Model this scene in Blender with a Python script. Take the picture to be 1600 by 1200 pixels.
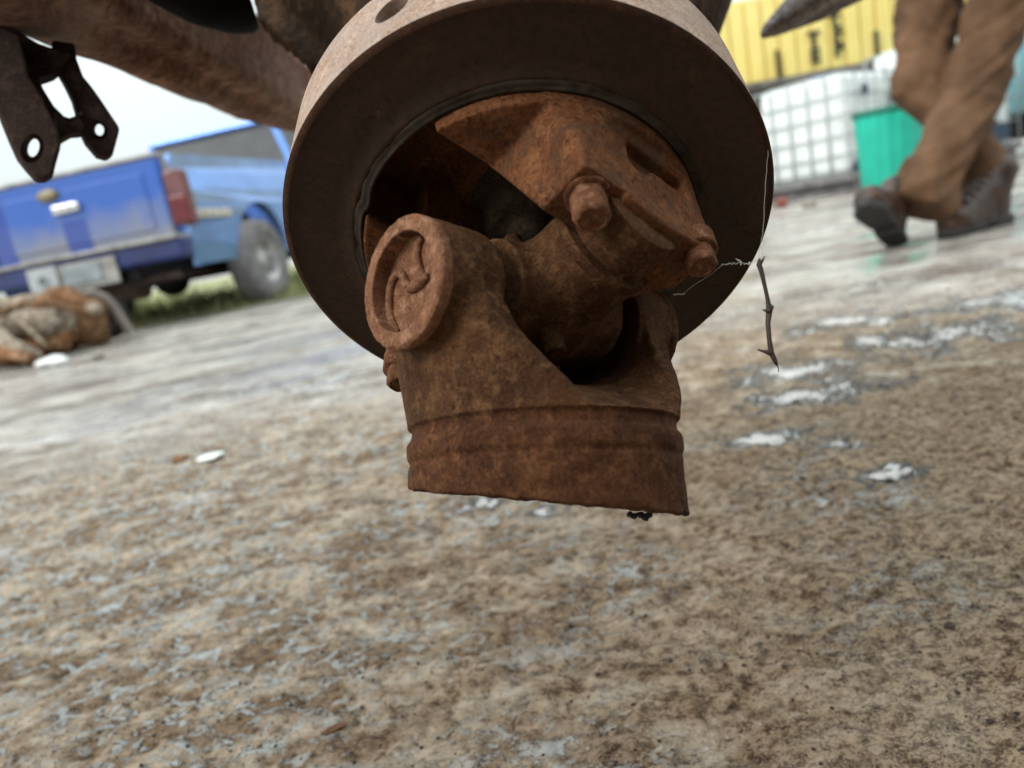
import bpy, bmesh, math, random
import numpy as np
from mathutils import Vector, Matrix, noise as mnoise

for o in list(bpy.data.objects):
    bpy.data.objects.remove(o)
SC = bpy.context.scene
COL = SC.collection
R = math.radians
rng = np.random.default_rng(7)
random.seed(7)

# ------------------------------------------------------------------ camera
FPX = 1155.0                        # focal length in pixels of the 1600 px wide photograph
PITCH, ROLL = R(12.4), R(10.5)
CAM = Vector((0.0, 0.0, 0.30))
FWD = Vector((0, math.cos(PITCH), -math.sin(PITCH)))
_u = Vector((0, math.sin(PITCH), math.cos(PITCH)))
_r = Vector((1, 0, 0))
RGT = _r * math.cos(ROLL) - _u * math.sin(ROLL)
UPV = _u * math.cos(ROLL) + _r * math.sin(ROLL)
cam_data = bpy.data.cameras.new('camera')
cam = bpy.data.objects.new('camera', cam_data)
COL.objects.link(cam)
cam.matrix_world = Matrix(((RGT.x, UPV.x, -FWD.x, CAM.x), (RGT.y, UPV.y, -FWD.y, CAM.y),
                           (RGT.z, UPV.z, -FWD.z, CAM.z), (0, 0, 0, 1)))
cam_data.sensor_width = 36.0
cam_data.lens = FPX * 36.0 / 1600.0
cam_data.clip_start = 0.01
cam_data.clip_end = 1000.0
cam_data.dof.use_dof = True
cam_data.dof.focus_distance = 0.297
cam_data.dof.aperture_fstop = 7.8
SC.camera = cam

# ------------------------------------------------------------------ world, sun, exposure
SUN_EL, SUN_AZ = 36.0, -120.0       # soft sun behind thin cloud, from the left and slightly behind the camera
world = bpy.data.worlds.new('World')
SC.world = world
world.use_nodes = True
wn, wl = world.node_tree.nodes, world.node_tree.links
wn.clear()
w_out = wn.new('ShaderNodeOutputWorld')
sky = wn.new('ShaderNodeTexSky'); sky.sky_type = 'NISHITA'; sky.sun_disc = False
sky.sun_elevation = R(SUN_EL); sky.sun_rotation = R(SUN_AZ)
bg1 = wn.new('ShaderNodeBackground'); bg1.inputs['Strength'].default_value = 0.02
wl.new(sky.outputs[0], bg1.inputs['Color'])
tc = wn.new('ShaderNodeTexCoord')
cn = wn.new('ShaderNodeTexNoise'); cn.inputs['Scale'].default_value = 2.2; cn.inputs['Detail'].default_value = 5
wl.new(tc.outputs['Generated'], cn.inputs['Vector'])
cr = wn.new('ShaderNodeValToRGB')
cr.color_ramp.elements[0].position = 0.3; cr.color_ramp.elements[0].color = (0.74, 0.81, 0.81, 1)
cr.color_ramp.elements[1].position = 0.7; cr.color_ramp.elements[1].color = (0.88, 0.95, 0.92, 1)
wl.new(cn.outputs['Fac'], cr.inputs['Fac'])
bg2 = wn.new('ShaderNodeBackground')
wsep = wn.new('ShaderNodeSeparateXYZ'); wl.new(tc.outputs['Generated'], wsep.inputs[0])
wm = wn.new('ShaderNodeMath'); wm.operation = 'MULTIPLY_ADD'; wm.use_clamp = False      # overcast: brighter overhead than at the horizon
wl.new(wsep.outputs[2], wm.inputs[0]); wm.inputs[1].default_value = 1.45; wm.inputs[2].default_value = 0.52
wmx = wn.new('ShaderNodeMath'); wmx.operation = 'MAXIMUM'; wl.new(wm.outputs[0], wmx.inputs[0]); wmx.inputs[1].default_value = 0.4
wl.new(wmx.outputs[0], bg2.inputs['Strength'])
wl.new(cr.outputs['Color'], bg2.inputs['Color'])
addw = wn.new('ShaderNodeAddShader')
wl.new(bg1.outputs[0], addw.inputs[0]); wl.new(bg2.outputs[0], addw.inputs[1])
wl.new(addw.outputs[0], w_out.inputs['Surface'])
sun_data = bpy.data.lights.new('sun', 'SUN')
sun_data.energy = 1.5; sun_data.angle = R(30); sun_data.color = (1.0, 0.95, 0.88)
sun = bpy.data.objects.new('sun', sun_data); COL.objects.link(sun)
_sd = Vector((math.sin(R(SUN_AZ)) * math.cos(R(SUN_EL)), math.cos(R(SUN_AZ)) * math.cos(R(SUN_EL)), math.sin(R(SUN_EL))))
sun.rotation_euler = _sd.to_track_quat('Z', 'Y').to_euler()
SC.view_settings.view_transform = 'Standard'
SC.view_settings.look = 'None'
SC.view_settings.exposure = 0.43
SC.view_settings.gamma = 1.0
SC.view_settings.use_curve_mapping = False
SC.render.engine = 'CYCLES'
SC.cycles.use_denoising = True
SC.cycles.max_bounces = 6

# ------------------------------------------------------------------ helpers: where things stand
def cw(x, y, z):
    """a point measured from the lens (right, down, ahead; metres) -> world"""
    return CAM + RGT * x - UPV * y + FWD * z
def cd(v):
    return RGT * v[0] - UPV * v[1] + FWD * v[2]
def at(px, py, depth):
    return cw((px - 800) / FPX * depth, (py - 600) / FPX * depth, depth)
def gnd(px, py, h=0.0):
    d = cd(((px - 800) / FPX, (py - 600) / FPX, 1.0))
    t = (h - CAM.z) / d.z
    return CAM + d * t

# ------------------------------------------------------------------ helpers: objects
def link(o, parent=None):
    COL.objects.link(o)
    if parent is not None: o.parent = parent
    return o
def tag(o, label=None, cat=None, group=None, kind=None):
    if label: o['label'] = label
    if cat: o['category'] = cat
    if group: o['group'] = group
    if kind: o['kind'] = kind
    return o
def thing(name, label, cat, loc=(0, 0, 0), rotz=0.0, group=None, mat=None):
    o = bpy.data.objects.new(name, None); o.empty_display_size = 0.05
    link(o)
    if mat is not None: o.matrix_world = mat
    else:
        o.location = loc; o.rotation_euler = (0, 0, rotz)
    return tag(o, label, cat, group)
def mesh_obj(name, verts, faces, mat, parent=None, smooth=False, bevel=0.0, seg=2, sharp=35):
    me = bpy.data.meshes.new(name)
    me.from_pydata([tuple(v) for v in verts], [], [tuple(f) for f in faces])
    me.update()
    return me_obj(name, me, mat, parent, smooth, bevel, seg, sharp)
def me_obj(name, me, mat, parent=None, smooth=False, bevel=0.0, seg=2, sharp=35):
    if mat is not None: me.materials.append(mat)
    if smooth:
        me.polygons.foreach_set('use_smooth', [True] * len(me.polygons))
    o = bpy.data.objects.new(name, me)
    if bevel > 0:
        b = o.modifiers.new('bevel', 'BEVEL'); b.width = bevel; b.segments = seg; b.limit_method = 'ANGLE'; b.angle_limit = R(sharp)
    return link(o, parent)
def bm_obj(name, bm, mat, parent=None, smooth=False, bevel=0.0, seg=2, sharp=35):
    bmesh.ops.recalc_face_normals(bm, faces=bm.faces)
    me = bpy.data.meshes.new(name); bm.to_mesh(me); bm.free()
    return me_obj(name, me, mat, parent, smooth, bevel, seg, sharp)
def add_box(bm, c, s, rot=None, taper=None):
    vs = []
    for z in (-.5, .5):
        for x, y in ((-.5, -.5), (.5, -.5), (.5, .5), (-.5, .5)):
            k = 1.0 if (taper is None or z < 0) else taper
            v = Vector((x * s[0] * k, y * s[1] * k, z * s[2]))
            if rot is not None: v = rot @ v
            vs.append(bm.verts.new(v + Vector(c)))
    for f in ((0, 3, 2, 1), (4, 5, 6, 7), (0, 1, 5, 4), (1, 2, 6, 5), (2, 3, 7, 6), (3, 0, 4, 7)):
        bm.faces.new([vs[i] for i in f])
def box(name, c, s, mat, parent=None, bevel=0.0, rot=None):
    bm = bmesh.new(); add_box(bm, c, s, rot)
    return bm_obj(name, bm, mat, parent, bevel=bevel)
def add_tube(bm, pts, rad, n=10, cap=True):
    pts = [Vector(p) for p in pts]
    if not hasattr(rad, '__len__'): rad = [rad] * len(pts)
    rings = []
    ref = None
    for i, p in enumerate(pts):
        t = (pts[min(i + 1, len(pts) - 1)] - pts[max(i - 1, 0)]).normalized()
        if ref is None: ref = Vector((0, 0, 1)) if abs(t.z) < 0.9 else Vector((1, 0, 0))
        a = t.cross(ref).normalized(); b = t.cross(a).normalized(); ref = -b if False else a.cross(t).normalized()
        rings.append([bm.verts.new(p + (a * math.cos(2 * math.pi * k / n) + b * math.sin(2 * math.pi * k / n)) * rad[i]) for k in range(n)])
    for r0, r1 in zip(rings, rings[1:]):
        for k in range(n):
            bm.faces.new((r0[k], r0[(k + 1) % n], r1[(k + 1) % n], r1[k]))
    if cap:
        bm.faces.new(rings[0][::-1]); bm.faces.new(rings[-1])
def tube(name, pts, rad, mat, parent=None, n=10, smooth=True, sharp=True):
    bm = bmesh.new(); add_tube(bm, pts, rad, n)
    o = bm_obj(name, bm, mat, parent, smooth=smooth)
    if sharp: mark_sharp(o)
    return o
def mark_sharp(o, ang=40):
    me = o.data
    bm = bmesh.new(); bm.from_mesh(me)
    for e in bm.edges:
        if len(e.link_faces) == 2 and e.calc_face_angle(0) > R(ang): e.smooth = False
    bm.to_mesh(me); bm.free()
def lathe(bm, prof, n=64, axis='Z', c=(0, 0, 0), closed=False):
    """prof: list of (radius, height)"""
    c = Vector(c); rings = []
    for r, h in prof:
        ring = []
        for k in range(n):
            a = 2 * math.pi * k / n
            x, y = r * math.cos(a), r * math.sin(a)
            v = {'Z': (x, y, h), 'Y': (x, h, y), 'X': (h, x, y)}[axis]
            ring.append(bm.verts.new(c + Vector(v)))
        rings.append(ring)
    seq = list(zip(rings, rings[1:]))
    if closed: seq.append((rings[-1], rings[0]))
    for r0, r1 in seq:
        for k in range(n):
            bm.faces.new((r0[k], r0[(k + 1) % n], r1[(k + 1) % n], r1[k]))
    if not closed:
        if prof[0][0] > 1e-6: bm.faces.new(rings[0][::-1])
        if prof[-1][0] > 1e-6: bm.faces.new(rings[-1])
def cut(o, bm):
    """take the closed shape bm out of the mesh object o (bm in o's own coordinates) and keep the result as plain mesh"""
    bmesh.ops.recalc_face_normals(bm, faces=bm.faces)
    me = bpy.data.meshes.new('cutter'); bm.to_mesh(me); bm.free()
    c = bpy.data.objects.new('cutter', me); COL.objects.link(c)
    bpy.context.view_layer.update()
    c.matrix_world = o.matrix_world.copy()
    md = o.modifiers.new('b', 'BOOLEAN'); md.operation = 'DIFFERENCE'; md.object = c; md.solver = 'EXACT'
    bpy.context.view_layer.update()
    new = bpy.data.meshes.new_from_object(o.evaluated_get(bpy.context.evaluated_depsgraph_get()))
    o.modifiers.clear(); o.data = new
    bpy.data.objects.remove(c)
def prism(bm, poly, h0, h1, f):
    """closed 2-D outline swept from h0 to h1; f(u, v, h) -> 3-D point"""
    a = [bm.verts.new(f(u, v, h0)) for u, v in poly]
    b = [bm.verts.new(f(u, v, h1)) for u, v in poly]
    bm.faces.new(a[::-1]); bm.faces.new(b)
    for i in range(len(poly)):
        j = (i + 1) % len(poly)
        bm.faces.new((a[i], a[j], b[j], b[i]))

# ------------------------------------------------------------------ helpers: noise and solid shapes
_L = rng.random((64, 64, 64), dtype=np.float32)
def vnoise(x, y, z):
    xi = np.floor(x).astype(np.int32); yi = np.floor(y).astype(np.int32); zi = np.floor(z).astype(np.int32)
    fx = x - xi; fy = y - yi; fz = z - zi
    fx = fx * fx * (3 - 2 * fx); fy = fy * fy * (3 - 2 * fy); fz = fz * fz * (3 - 2 * fz)
    def g(a, b, c): return _L[(xi + a) & 63, (yi + b) & 63, (zi + c) & 63]
    c00 = g(0, 0, 0) * (1 - fx) + g(1, 0, 0) * fx; c10 = g(0, 1, 0) * (1 - fx) + g(1, 1, 0) * fx
    c01 = g(0, 0, 1) * (1 - fx) + g(1, 0, 1) * fx; c11 = g(0, 1, 1) * (1 - fx) + g(1, 1, 1) * fx
    return (c00 * (1 - fy) + c10 * fy) * (1 - fz) + (c01 * (1 - fy) + c11 * fy) * fz
def fbm(x, y, z, oct=4, gain=0.5):
    s = 0; a = 1.0; t = 0
    for i in range(oct):
        s = s + a * (vnoise(x + 17.3 * i, y + 5.1 * i, z + 9.7 * i) - 0.5); t += a
        x, y, z = x * 2.03, y * 2.03, z * 2.03; a *= gain
    return s / t * 2
def smin(a, b, k):
    h = np.clip(0.5 + 0.5 * (b - a) / k, 0, 1)
    return b * (1 - h) + a * h - k * h * (1 - h)
def smax(a, b, k): return -smin(-a, -b, k)
def sbox(x, y, z, hx, hy, hz, r=0.0):
    qx, qy, qz = np.abs(x) - hx + r, np.abs(y) - hy + r, np.abs(z) - hz + r
    return np.sqrt(np.maximum(qx, 0) ** 2 + np.maximum(qy, 0) ** 2 + np.maximum(qz, 0) ** 2) + np.minimum(np.maximum(qx, np.maximum(qy, qz)), 0) - r
def scyl(a, b, h, r, h0, h1, rd=0.0):
    """cylinder: a, b across, h along, from h0 to h1"""
    dr = np.sqrt(a * a + b * b) - r + rd; dh = np.abs(h - (h0 + h1) / 2) - (h1 - h0) / 2 + rd
    return np.sqrt(np.maximum(dr, 0) ** 2 + np.maximum(dh, 0) ** 2) + np.minimum(np.maximum(dr, dh), 0) - rd
def scaps(x, y, z, p, q, r0, r1=None):
    if r1 is None: r1 = r0
    px_, py_, pz_ = x - p[0], y - p[1], z - p[2]
    dx, dy, dz = q[0] - p[0], q[1] - p[1], q[2] - p[2]
    L = dx * dx + dy * dy + dz * dz
    t = np.clip((px_ * dx + py_ * dy + pz_ * dz) / L, 0, 1)
    return np.sqrt((px_ - dx * t) ** 2 + (py_ - dy * t) ** 2 + (pz_ - dz * t) ** 2) - (r0 + (r1 - r0) * t)
def sdf_mesh(name, f, lo, hi, h, unit=1.0, rough=None):
    """surface nets on the signed distance f(x, y, z); rough = (amplitude, feature size) adds cast-metal relief"""
    ax = [np.arange(lo[i], hi[i] + h, h, dtype=np.float32) for i in range(3)]
    X, Y, Z = np.meshgrid(*ax, indexing='ij')
    D = np.asarray(f(X, Y, Z), dtype=np.float32)
    if rough is not None:
        m = np.abs(D) < 4 * h + 3 * sum(a for a, s in rough)
        x, y, z = X[m], Y[m], Z[m]
        add = 0
        for a, s in rough: add = add + a * fbm(x / s, y / s, z / s, 3, 0.55)
        D[m] += add
    del Y, Z, X
    S = D < 0
    n = D.shape
    C = np.zeros((n[0] - 1, n[1] - 1, n[2] - 1), dtype=np.int8)
    for a in (0, 1):
        for b in (0, 1):
            for c in (0, 1):
                C += S[a:n[0] - 1 + a, b:n[1] - 1 + b, c:n[2] - 1 + c]
    I = np.argwhere((C > 0) & (C < 8)).astype(np.int32)
    idx = np.full(C.shape, -1, dtype=np.int32)
    idx[I[:, 0], I[:, 1], I[:, 2]] = np.arange(len(I))
    acc = np.zeros((len(I), 3), dtype=np.float32); cnt = np.zeros(len(I), dtype=np.float32)
    cor = [(a, b, c) for a in (0, 1) for b in (0, 1) for c in (0, 1)]
    for p in cor:
        for d in range(3):
            if p[d] == 1: continue
            q = list(p); q[d] = 1
            v0 = D[I[:, 0] + p[0], I[:, 1] + p[1], I[:, 2] + p[2]]
            v1 = D[I[:, 0] + q[0], I[:, 1] + q[1], I[:, 2] + q[2]]
            m = (v0 < 0) != (v1 < 0)
            t = np.where(m, v0 / np.where(m, v0 - v1, 1), 0)
            for k in range(3):
                acc[:, k] += np.where(m, p[k] + (t if k == d else 0), 0)
            cnt += m
    V = (I + acc / cnt[:, None]) * h + np.array([ax[0][0], ax[1][0], ax[2][0]], dtype=np.float32)
    Q = []
    for d in range(3):
        e, g = (d + 1) % 3, (d + 2) % 3
        s0 = [slice(None)] * 3; s1 = [slice(None)] * 3
        s0[d] = slice(0, n[d] - 1); s1[d] = slice(1, n[d])
        A, B = S[tuple(s0)], S[tuple(s1)]
        E = np.argwhere(A != B)
        ok = (E[:, e] > 0) & (E[:, g] > 0) & (E[:, e] < n[e] - 1) & (E[:, g] < n[g] - 1)
        E = E[ok]
        flip = A[E[:, 0], E[:, 1], E[:, 2]]
        cs = []
        for de, dg in ((-1, -1), (0, -1), (0, 0), (-1, 0)):
            c = E.copy(); c[:, e] += de; c[:, g] += dg
            cs.append(idx[c[:, 0], c[:, 1], c[:, 2]])
        q = np.stack(cs, 1)
        q[~flip] = q[~flip][:, ::-1]
        Q.append(q)
    Q = np.concatenate(Q)
    V = V * unit
    me = bpy.data.meshes.new(name)
    me.vertices.add(len(V)); me.vertices.foreach_set('co', V.ravel())
    me.loops.add(len(Q) * 4); me.loops.foreach_set('vertex_index', Q.ravel().astype(np.int32))
    me.polygons.add(len(Q)); me.polygons.foreach_set('loop_start', np.arange(0, len(Q) * 4, 4, dtype=np.int32))
    me.update(calc_edges=True); me.validate()
    me.polygons.foreach_set('use_smooth', [True] * len(me.polygons))
    return me

# ------------------------------------------------------------------ materials
class NT:
    def __init__(s, name):
        s.m = bpy.data.materials.new(name); s.m.use_nodes = True
        s.t = s.m.node_tree; s.b = s.t.nodes['Principled BSDF']
        s.co = s.n('ShaderNodeTexCoord').outputs['Object']
        s.h = None
    def n(s, t): return s.t.nodes.new(t)
    def l(s, a, b): s.t.links.new(a, b)
    def set(s, k, v):
        if isinstance(v, (int, float)): s.b.inputs[k].default_value = v
        elif isinstance(v, tuple): s.b.inputs[k].default_value = (*v, 1)
        else: s.l(v, s.b.inputs[k])
    def coord(s, obj=True, sc=(1, 1, 1), rot=(0, 0, 0), loc=(0, 0, 0)):
        m = s.n('ShaderNodeMapping'); m.inputs['Scale'].default_value = sc; m.inputs['Rotation'].default_value = rot; m.inputs['Location'].default_value = loc
        s.l(s.co, m.inputs[0]); return m.outputs[0]
    def noise(s, scale, detail=6, rough=0.55, vec=None, dist=0.0):
        n = s.n('ShaderNodeTexNoise'); n.inputs['Scale'].default_value = scale; n.inputs['Detail'].default_value = detail
        n.inputs['Roughness'].default_value = rough; n.inputs['Distortion'].default_value = dist
        s.l(vec if vec is not None else s.co, n.inputs['Vector']); return n.outputs['Fac']
    def voro(s, scale, vec=None, feature='F1', out='Distance', rand=1.0):
        n = s.n('ShaderNodeTexVoronoi'); n.feature = feature; n.inputs['Scale'].default_value = scale; n.inputs['Randomness'].default_value = rand
        s.l(vec if vec is not None else s.co, n.inputs['Vector']); return n.outputs[out]
    def ramp(s, v, stops):
        n = s.n('ShaderNodeValToRGB'); r = n.color_ramp
        while len(r.elements) < len(stops): r.elements.new(0.5)
        for e, (p, c) in zip(r.elements, stops):
            e.position = p; e.color = (*c, 1) if isinstance(c, tuple) else (c, c, c, 1)
        s.l(v, n.inputs[0]); return n.outputs['Color']
    def mix(s, f, a, b, mode='MIX'):
        n = s.n('ShaderNodeMix'); n.data_type = 'RGBA'; n.blend_type = mode
        for k, v in ((0, f), (6, a), (7, b)):
            if isinstance(v, (int, float)): n.inputs[k].default_value = v if k == 0 else (v, v, v, 1)
            elif isinstance(v, tuple): n.inputs[k].default_value = (*v, 1)
            else: s.l(v, n.inputs[k])
        return n.outputs[2]
    def math(s, op, a, b=0.0, clamp=False):
        n = s.n('ShaderNodeMath'); n.operation = op; n.use_clamp = clamp
        for k, v in ((0, a), (1, b)):
            if isinstance(v, (int, float)): n.inputs[k].default_value = v
            else: s.l(v, n.inputs[k])
        return n.outputs[0]
    def bump(s, height, strength, dist):
        n = s.n('ShaderNodeBump'); n.inputs['Strength'].default_value = strength; n.inputs['Distance'].default_value = dist
        s.l(height, n.inputs['Height'])
        if s.h is not None: s.l(s.h, n.inputs['Normal'])
        s.h = n.outputs[0]; s.l(s.h, s.b.inputs['Normal']); return s
def plain(name, col, rough=0.6, var=0.12, scale=6.0, metal=0.0, bump=0.0, spec=0.5):
    """painted, moulded or woven surface with some uneven tone and grime"""
    t = NT(name)
    f = t.noise(scale, 6, 0.6)
    dk = tuple(c * (1 - var * 2) for c in col); lt = tuple(min(1, c * (1 + var)) for c in col)
    c = t.mix(t.ramp(f, [(0.35, 0.0), (0.7, 1.0)]), dk, lt)
    t.set('Base Color', c); t.set('Metallic', metal); t.set('Specular IOR Level', spec)
    rr = t.math('ADD', t.math('MULTIPLY', t.noise(scale * 3, 4), 0.3), rough - 0.15)
    t.set('Roughness', rr)
    if bump > 0: t.bump(t.noise(scale * 4, 6), 0.5, bump)
    return t.m
def rust(name, dark, mid, light, size=0.02, rough=0.85, bump=0.0004, specks=0.25, dust=None, spec=0.15, dustamt=0.5, streak=None, zband=None):
    """rusted cast metal: patches of three browns, darker pits, pale specks, fine scale"""
    t = NT(name)
    big = t.noise(0.5 / size, 6, 0.65); med = t.noise(2.6 / size, 9, 0.72, None, 0.3); fine = t.noise(16 / size, 6, 0.75)
    c = t.mix(t.ramp(t.math('ADD', t.math('MULTIPLY', big, 0.6), t.math('MULTIPLY', med, 0.4)), [(0.40, 0.0), (0.58, 1.0)]), dark, mid)
    c = t.mix(t.math('MULTIPLY', t.ramp(med, [(0.50, 0.0), (0.64, 1.0)]), 0.75), c, light)
    pits = t.math('MULTIPLY', t.ramp(t.noise(9 / size, 6, 0.68, None, 0.5), [(0.55, 0.0), (0.61, 1.0)]), t.ramp(t.noise(1.4 / size, 4), [(0.42, 0.15), (0.58, 1.0)]))
    c = t.mix(t.math('MULTIPLY', pits, 0.75), c, (dark[0] * .55, dark[1] * .38, dark[2] * .38))
    c = t.mix(t.ramp(fine, [(0.40, 1.0), (0.50, 0.0)]), c, t.mix(0.45, c, (0.008, 0.004, 0.003)))
    c = t.mix(t.math('MULTIPLY', t.ramp(fine, [(0.54, 0.0), (0.64, 1.0)]), 0.35), c, light)
    if zband is not None:                       # the tube and its weld are a different steel: redder, darker scale
        sp_ = t.n('ShaderNodeSeparateXYZ'); t.l(t.co, sp_.inputs[0])
        zz = t.math('ADD', sp_.outputs[2], t.math('MULTIPLY', t.math('SUBTRACT', med, 0.5), 0.006))
        c = t.mix(t.math('MULTIPLY', t.math('LESS_THAN', zz, zband), 0.45), c, t.mix(1.0, c, (0.80, 0.52, 0.42), 'MULTIPLY'))
    if streak is not None:
        c = t.mix(t.math('MULTIPLY', t.ramp(t.noise(1.2 / size, 5, 0.6, dist=1.5), [(0.5, 0.0), (0.62, 1.0)]), 0.6), c, streak)
    if dust is not None:
        geo = t.n('ShaderNodeNewGeometry')
        d = t.math('MULTIPLY', t.ramp(t.noise(1.0 / size, 6, 0.65), [(0.38, 0.0), (0.62, 1.0)]), dustamt)
        c = t.mix(d, c, dust)
    sp = t.ramp(t.voro(9 / size), [(0.0, 1.0), (0.07, 0.0)])
    gate = t.ramp(t.noise(2.6 / size, 3), [(0.5, 0.0), (0.6, 1.0)])
    c = t.mix(t.math('MULTIPLY', t.math('MULTIPLY', sp, gate), specks), c, (0.55, 0.42, 0.33))
    t.set('Base Color', c); t.set('Specular IOR Level', spec)
    t.set('Roughness', t.math('ADD', t.math('MULTIPLY', med, 0.25), rough - 0.12))
    t.bump(med, 0.6, bump * 1.3); t.bump(t.noise(7 / size, 6, 0.65), 0.7, bump); t.bump(fine, 0.6, bump * 0.35)
    t.bump(pits, 0.6, -bump * 0.5)
    return t.m
M = {}
M['rust_yoke'] = rust('rust_yoke', (0.046, 0.018, 0.007), (0.092, 0.040, 0.016), (0.160, 0.080, 0.036), 0.016, specks=0.35, bump=0.00035, zband=-0.047)
M['rust_tube'] = rust('rust_tube', (0.11, 0.042, 0.022), (0.19, 0.075, 0.038), (0.26, 0.12, 0.065), 0.02, specks=0.2, bump=0.0003)
M['rust_boss'] = rust('rust_boss', (0.13, 0.054, 0.027), (0.22, 0.100, 0.054), (0.34, 0.185, 0.115), 0.012, specks=0.5, bump=0.00025)
M['rust_bolt'] = rust('rust_bolt', (0.10, 0.038, 0.018), (0.18, 0.075, 0.036), (0.28, 0.15, 0.09), 0.008, specks=0.3, bump=0.0003)
M['rust_orange'] = rust('rust_orange', (0.085, 0.030, 0.012), (0.155, 0.058, 0.023), (0.225, 0.098, 0.042), 0.03, specks=0.3, bump=0.0005, streak=(0.07, 0.042, 0.027))
M['rust_dark'] = rust('rust_dark', (0.050, 0.028, 0.019), (0.075, 0.040, 0.026), (0.10, 0.055, 0.034), 0.03, specks=0.15, rough=0.8, bump=0.0001)
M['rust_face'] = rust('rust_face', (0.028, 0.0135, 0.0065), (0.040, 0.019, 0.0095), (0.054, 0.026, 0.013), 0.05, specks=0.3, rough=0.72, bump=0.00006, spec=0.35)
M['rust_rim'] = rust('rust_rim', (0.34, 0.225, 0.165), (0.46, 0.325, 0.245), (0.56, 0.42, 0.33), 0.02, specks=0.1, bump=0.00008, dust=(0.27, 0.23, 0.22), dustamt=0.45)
M['rust_edge'] = rust('rust_edge', (0.035, 0.017, 0.010), (0.055, 0.025, 0.013), (0.08, 0.038, 0.02), 0.015, bump=0.0001)
M['rubber'] = plain('rubber', (0.046, 0.030, 0.020), 1.0, 0.35, 90, bump=0.0004)
M['grey_nut'] = rust('grey_nut', (0.020, 0.013, 0.008), (0.048, 0.033, 0.019), (0.08, 0.058, 0.036), 0.02, bump=0.0002)
M['rust_beam'] = rust('rust_beam', (0.12, 0.052, 0.030), (0.30, 0.145, 0.085), (0.52, 0.31, 0.20), 0.11, specks=0.1, bump=0.00015, dust=(0.17, 0.145, 0.145), dustamt=0.7)
M['rust_bracket'] = rust('rust_bracket', (0.018, 0.010, 0.008), (0.036, 0.020, 0.015), (0.07, 0.042, 0.034), 0.03, specks=0.05, bump=0.0003)
M['rust_housing'] = rust('rust_housing', (0.020, 0.012, 0.008), (0.075, 0.038, 0.018), (0.17, 0.09, 0.045), 0.10, specks=0.05, bump=0.0002)
M['grey_steel'] = rust('grey_steel', (0.10, 0.085, 0.082), (0.20, 0.175, 0.17), (0.42, 0.41, 0.42), 0.08, bump=0.0003, specks=0.05)
M['black_steel'] = plain('black_steel', (0.004, 0.0035, 0.003), 0.9, 0.2, 20, spec=0.1)
M['web'] = plain('web', (0.5, 0.48, 0.45), 0.5, 0.1, 30)
M['twig'] = plain('twig', (0.060, 0.036, 0.030), 0.6, 0.35, 90, bump=0.0002)
M['soot'] = plain('soot', (0.012, 0.010, 0.009), 0.8, 0.3, 200, bump=0.0005)

# ------------------------------------------------------------------ ground
P_WET1, P_WET2 = gnd(60, 645), gnd(600, 585)
def ground_height(x, y):
    z = np.zeros_like(x)
    dist = np.sqrt(x ** 2 + (y - 0.4) ** 2)
    z += 0.010 * fbm(x / 0.9, y / 0.9, x * 0 + 3.0, 3) * np.clip((dist - 0.2) / 2, 0, 1)
    near = np.clip(2.6 - dist, 0, 1)
    z += near * 0.0060 * fbm(x / 0.085, y / 0.06, x * 0 + 1.5, 4, 0.6)
    pl = fbm(x / 0.030, y / 0.022, x * 0 + 7.7, 4, 0.65)
    z += near * 0.0034 * np.clip(pl * 2.2, -1.0, 0.32)
    z += near * 0.0013 * fbm(x / 0.0065, y / 0.0065, x * 0 + 2.2, 2)
    # bowl-shaped pits
    pt = vnoise(x / 0.018, y / 0.014, x * 0 + 4.4)
    z -= near * 0.0034 * np.clip((pt - 0.80) / 0.2, 0, 1)
    return z
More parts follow.
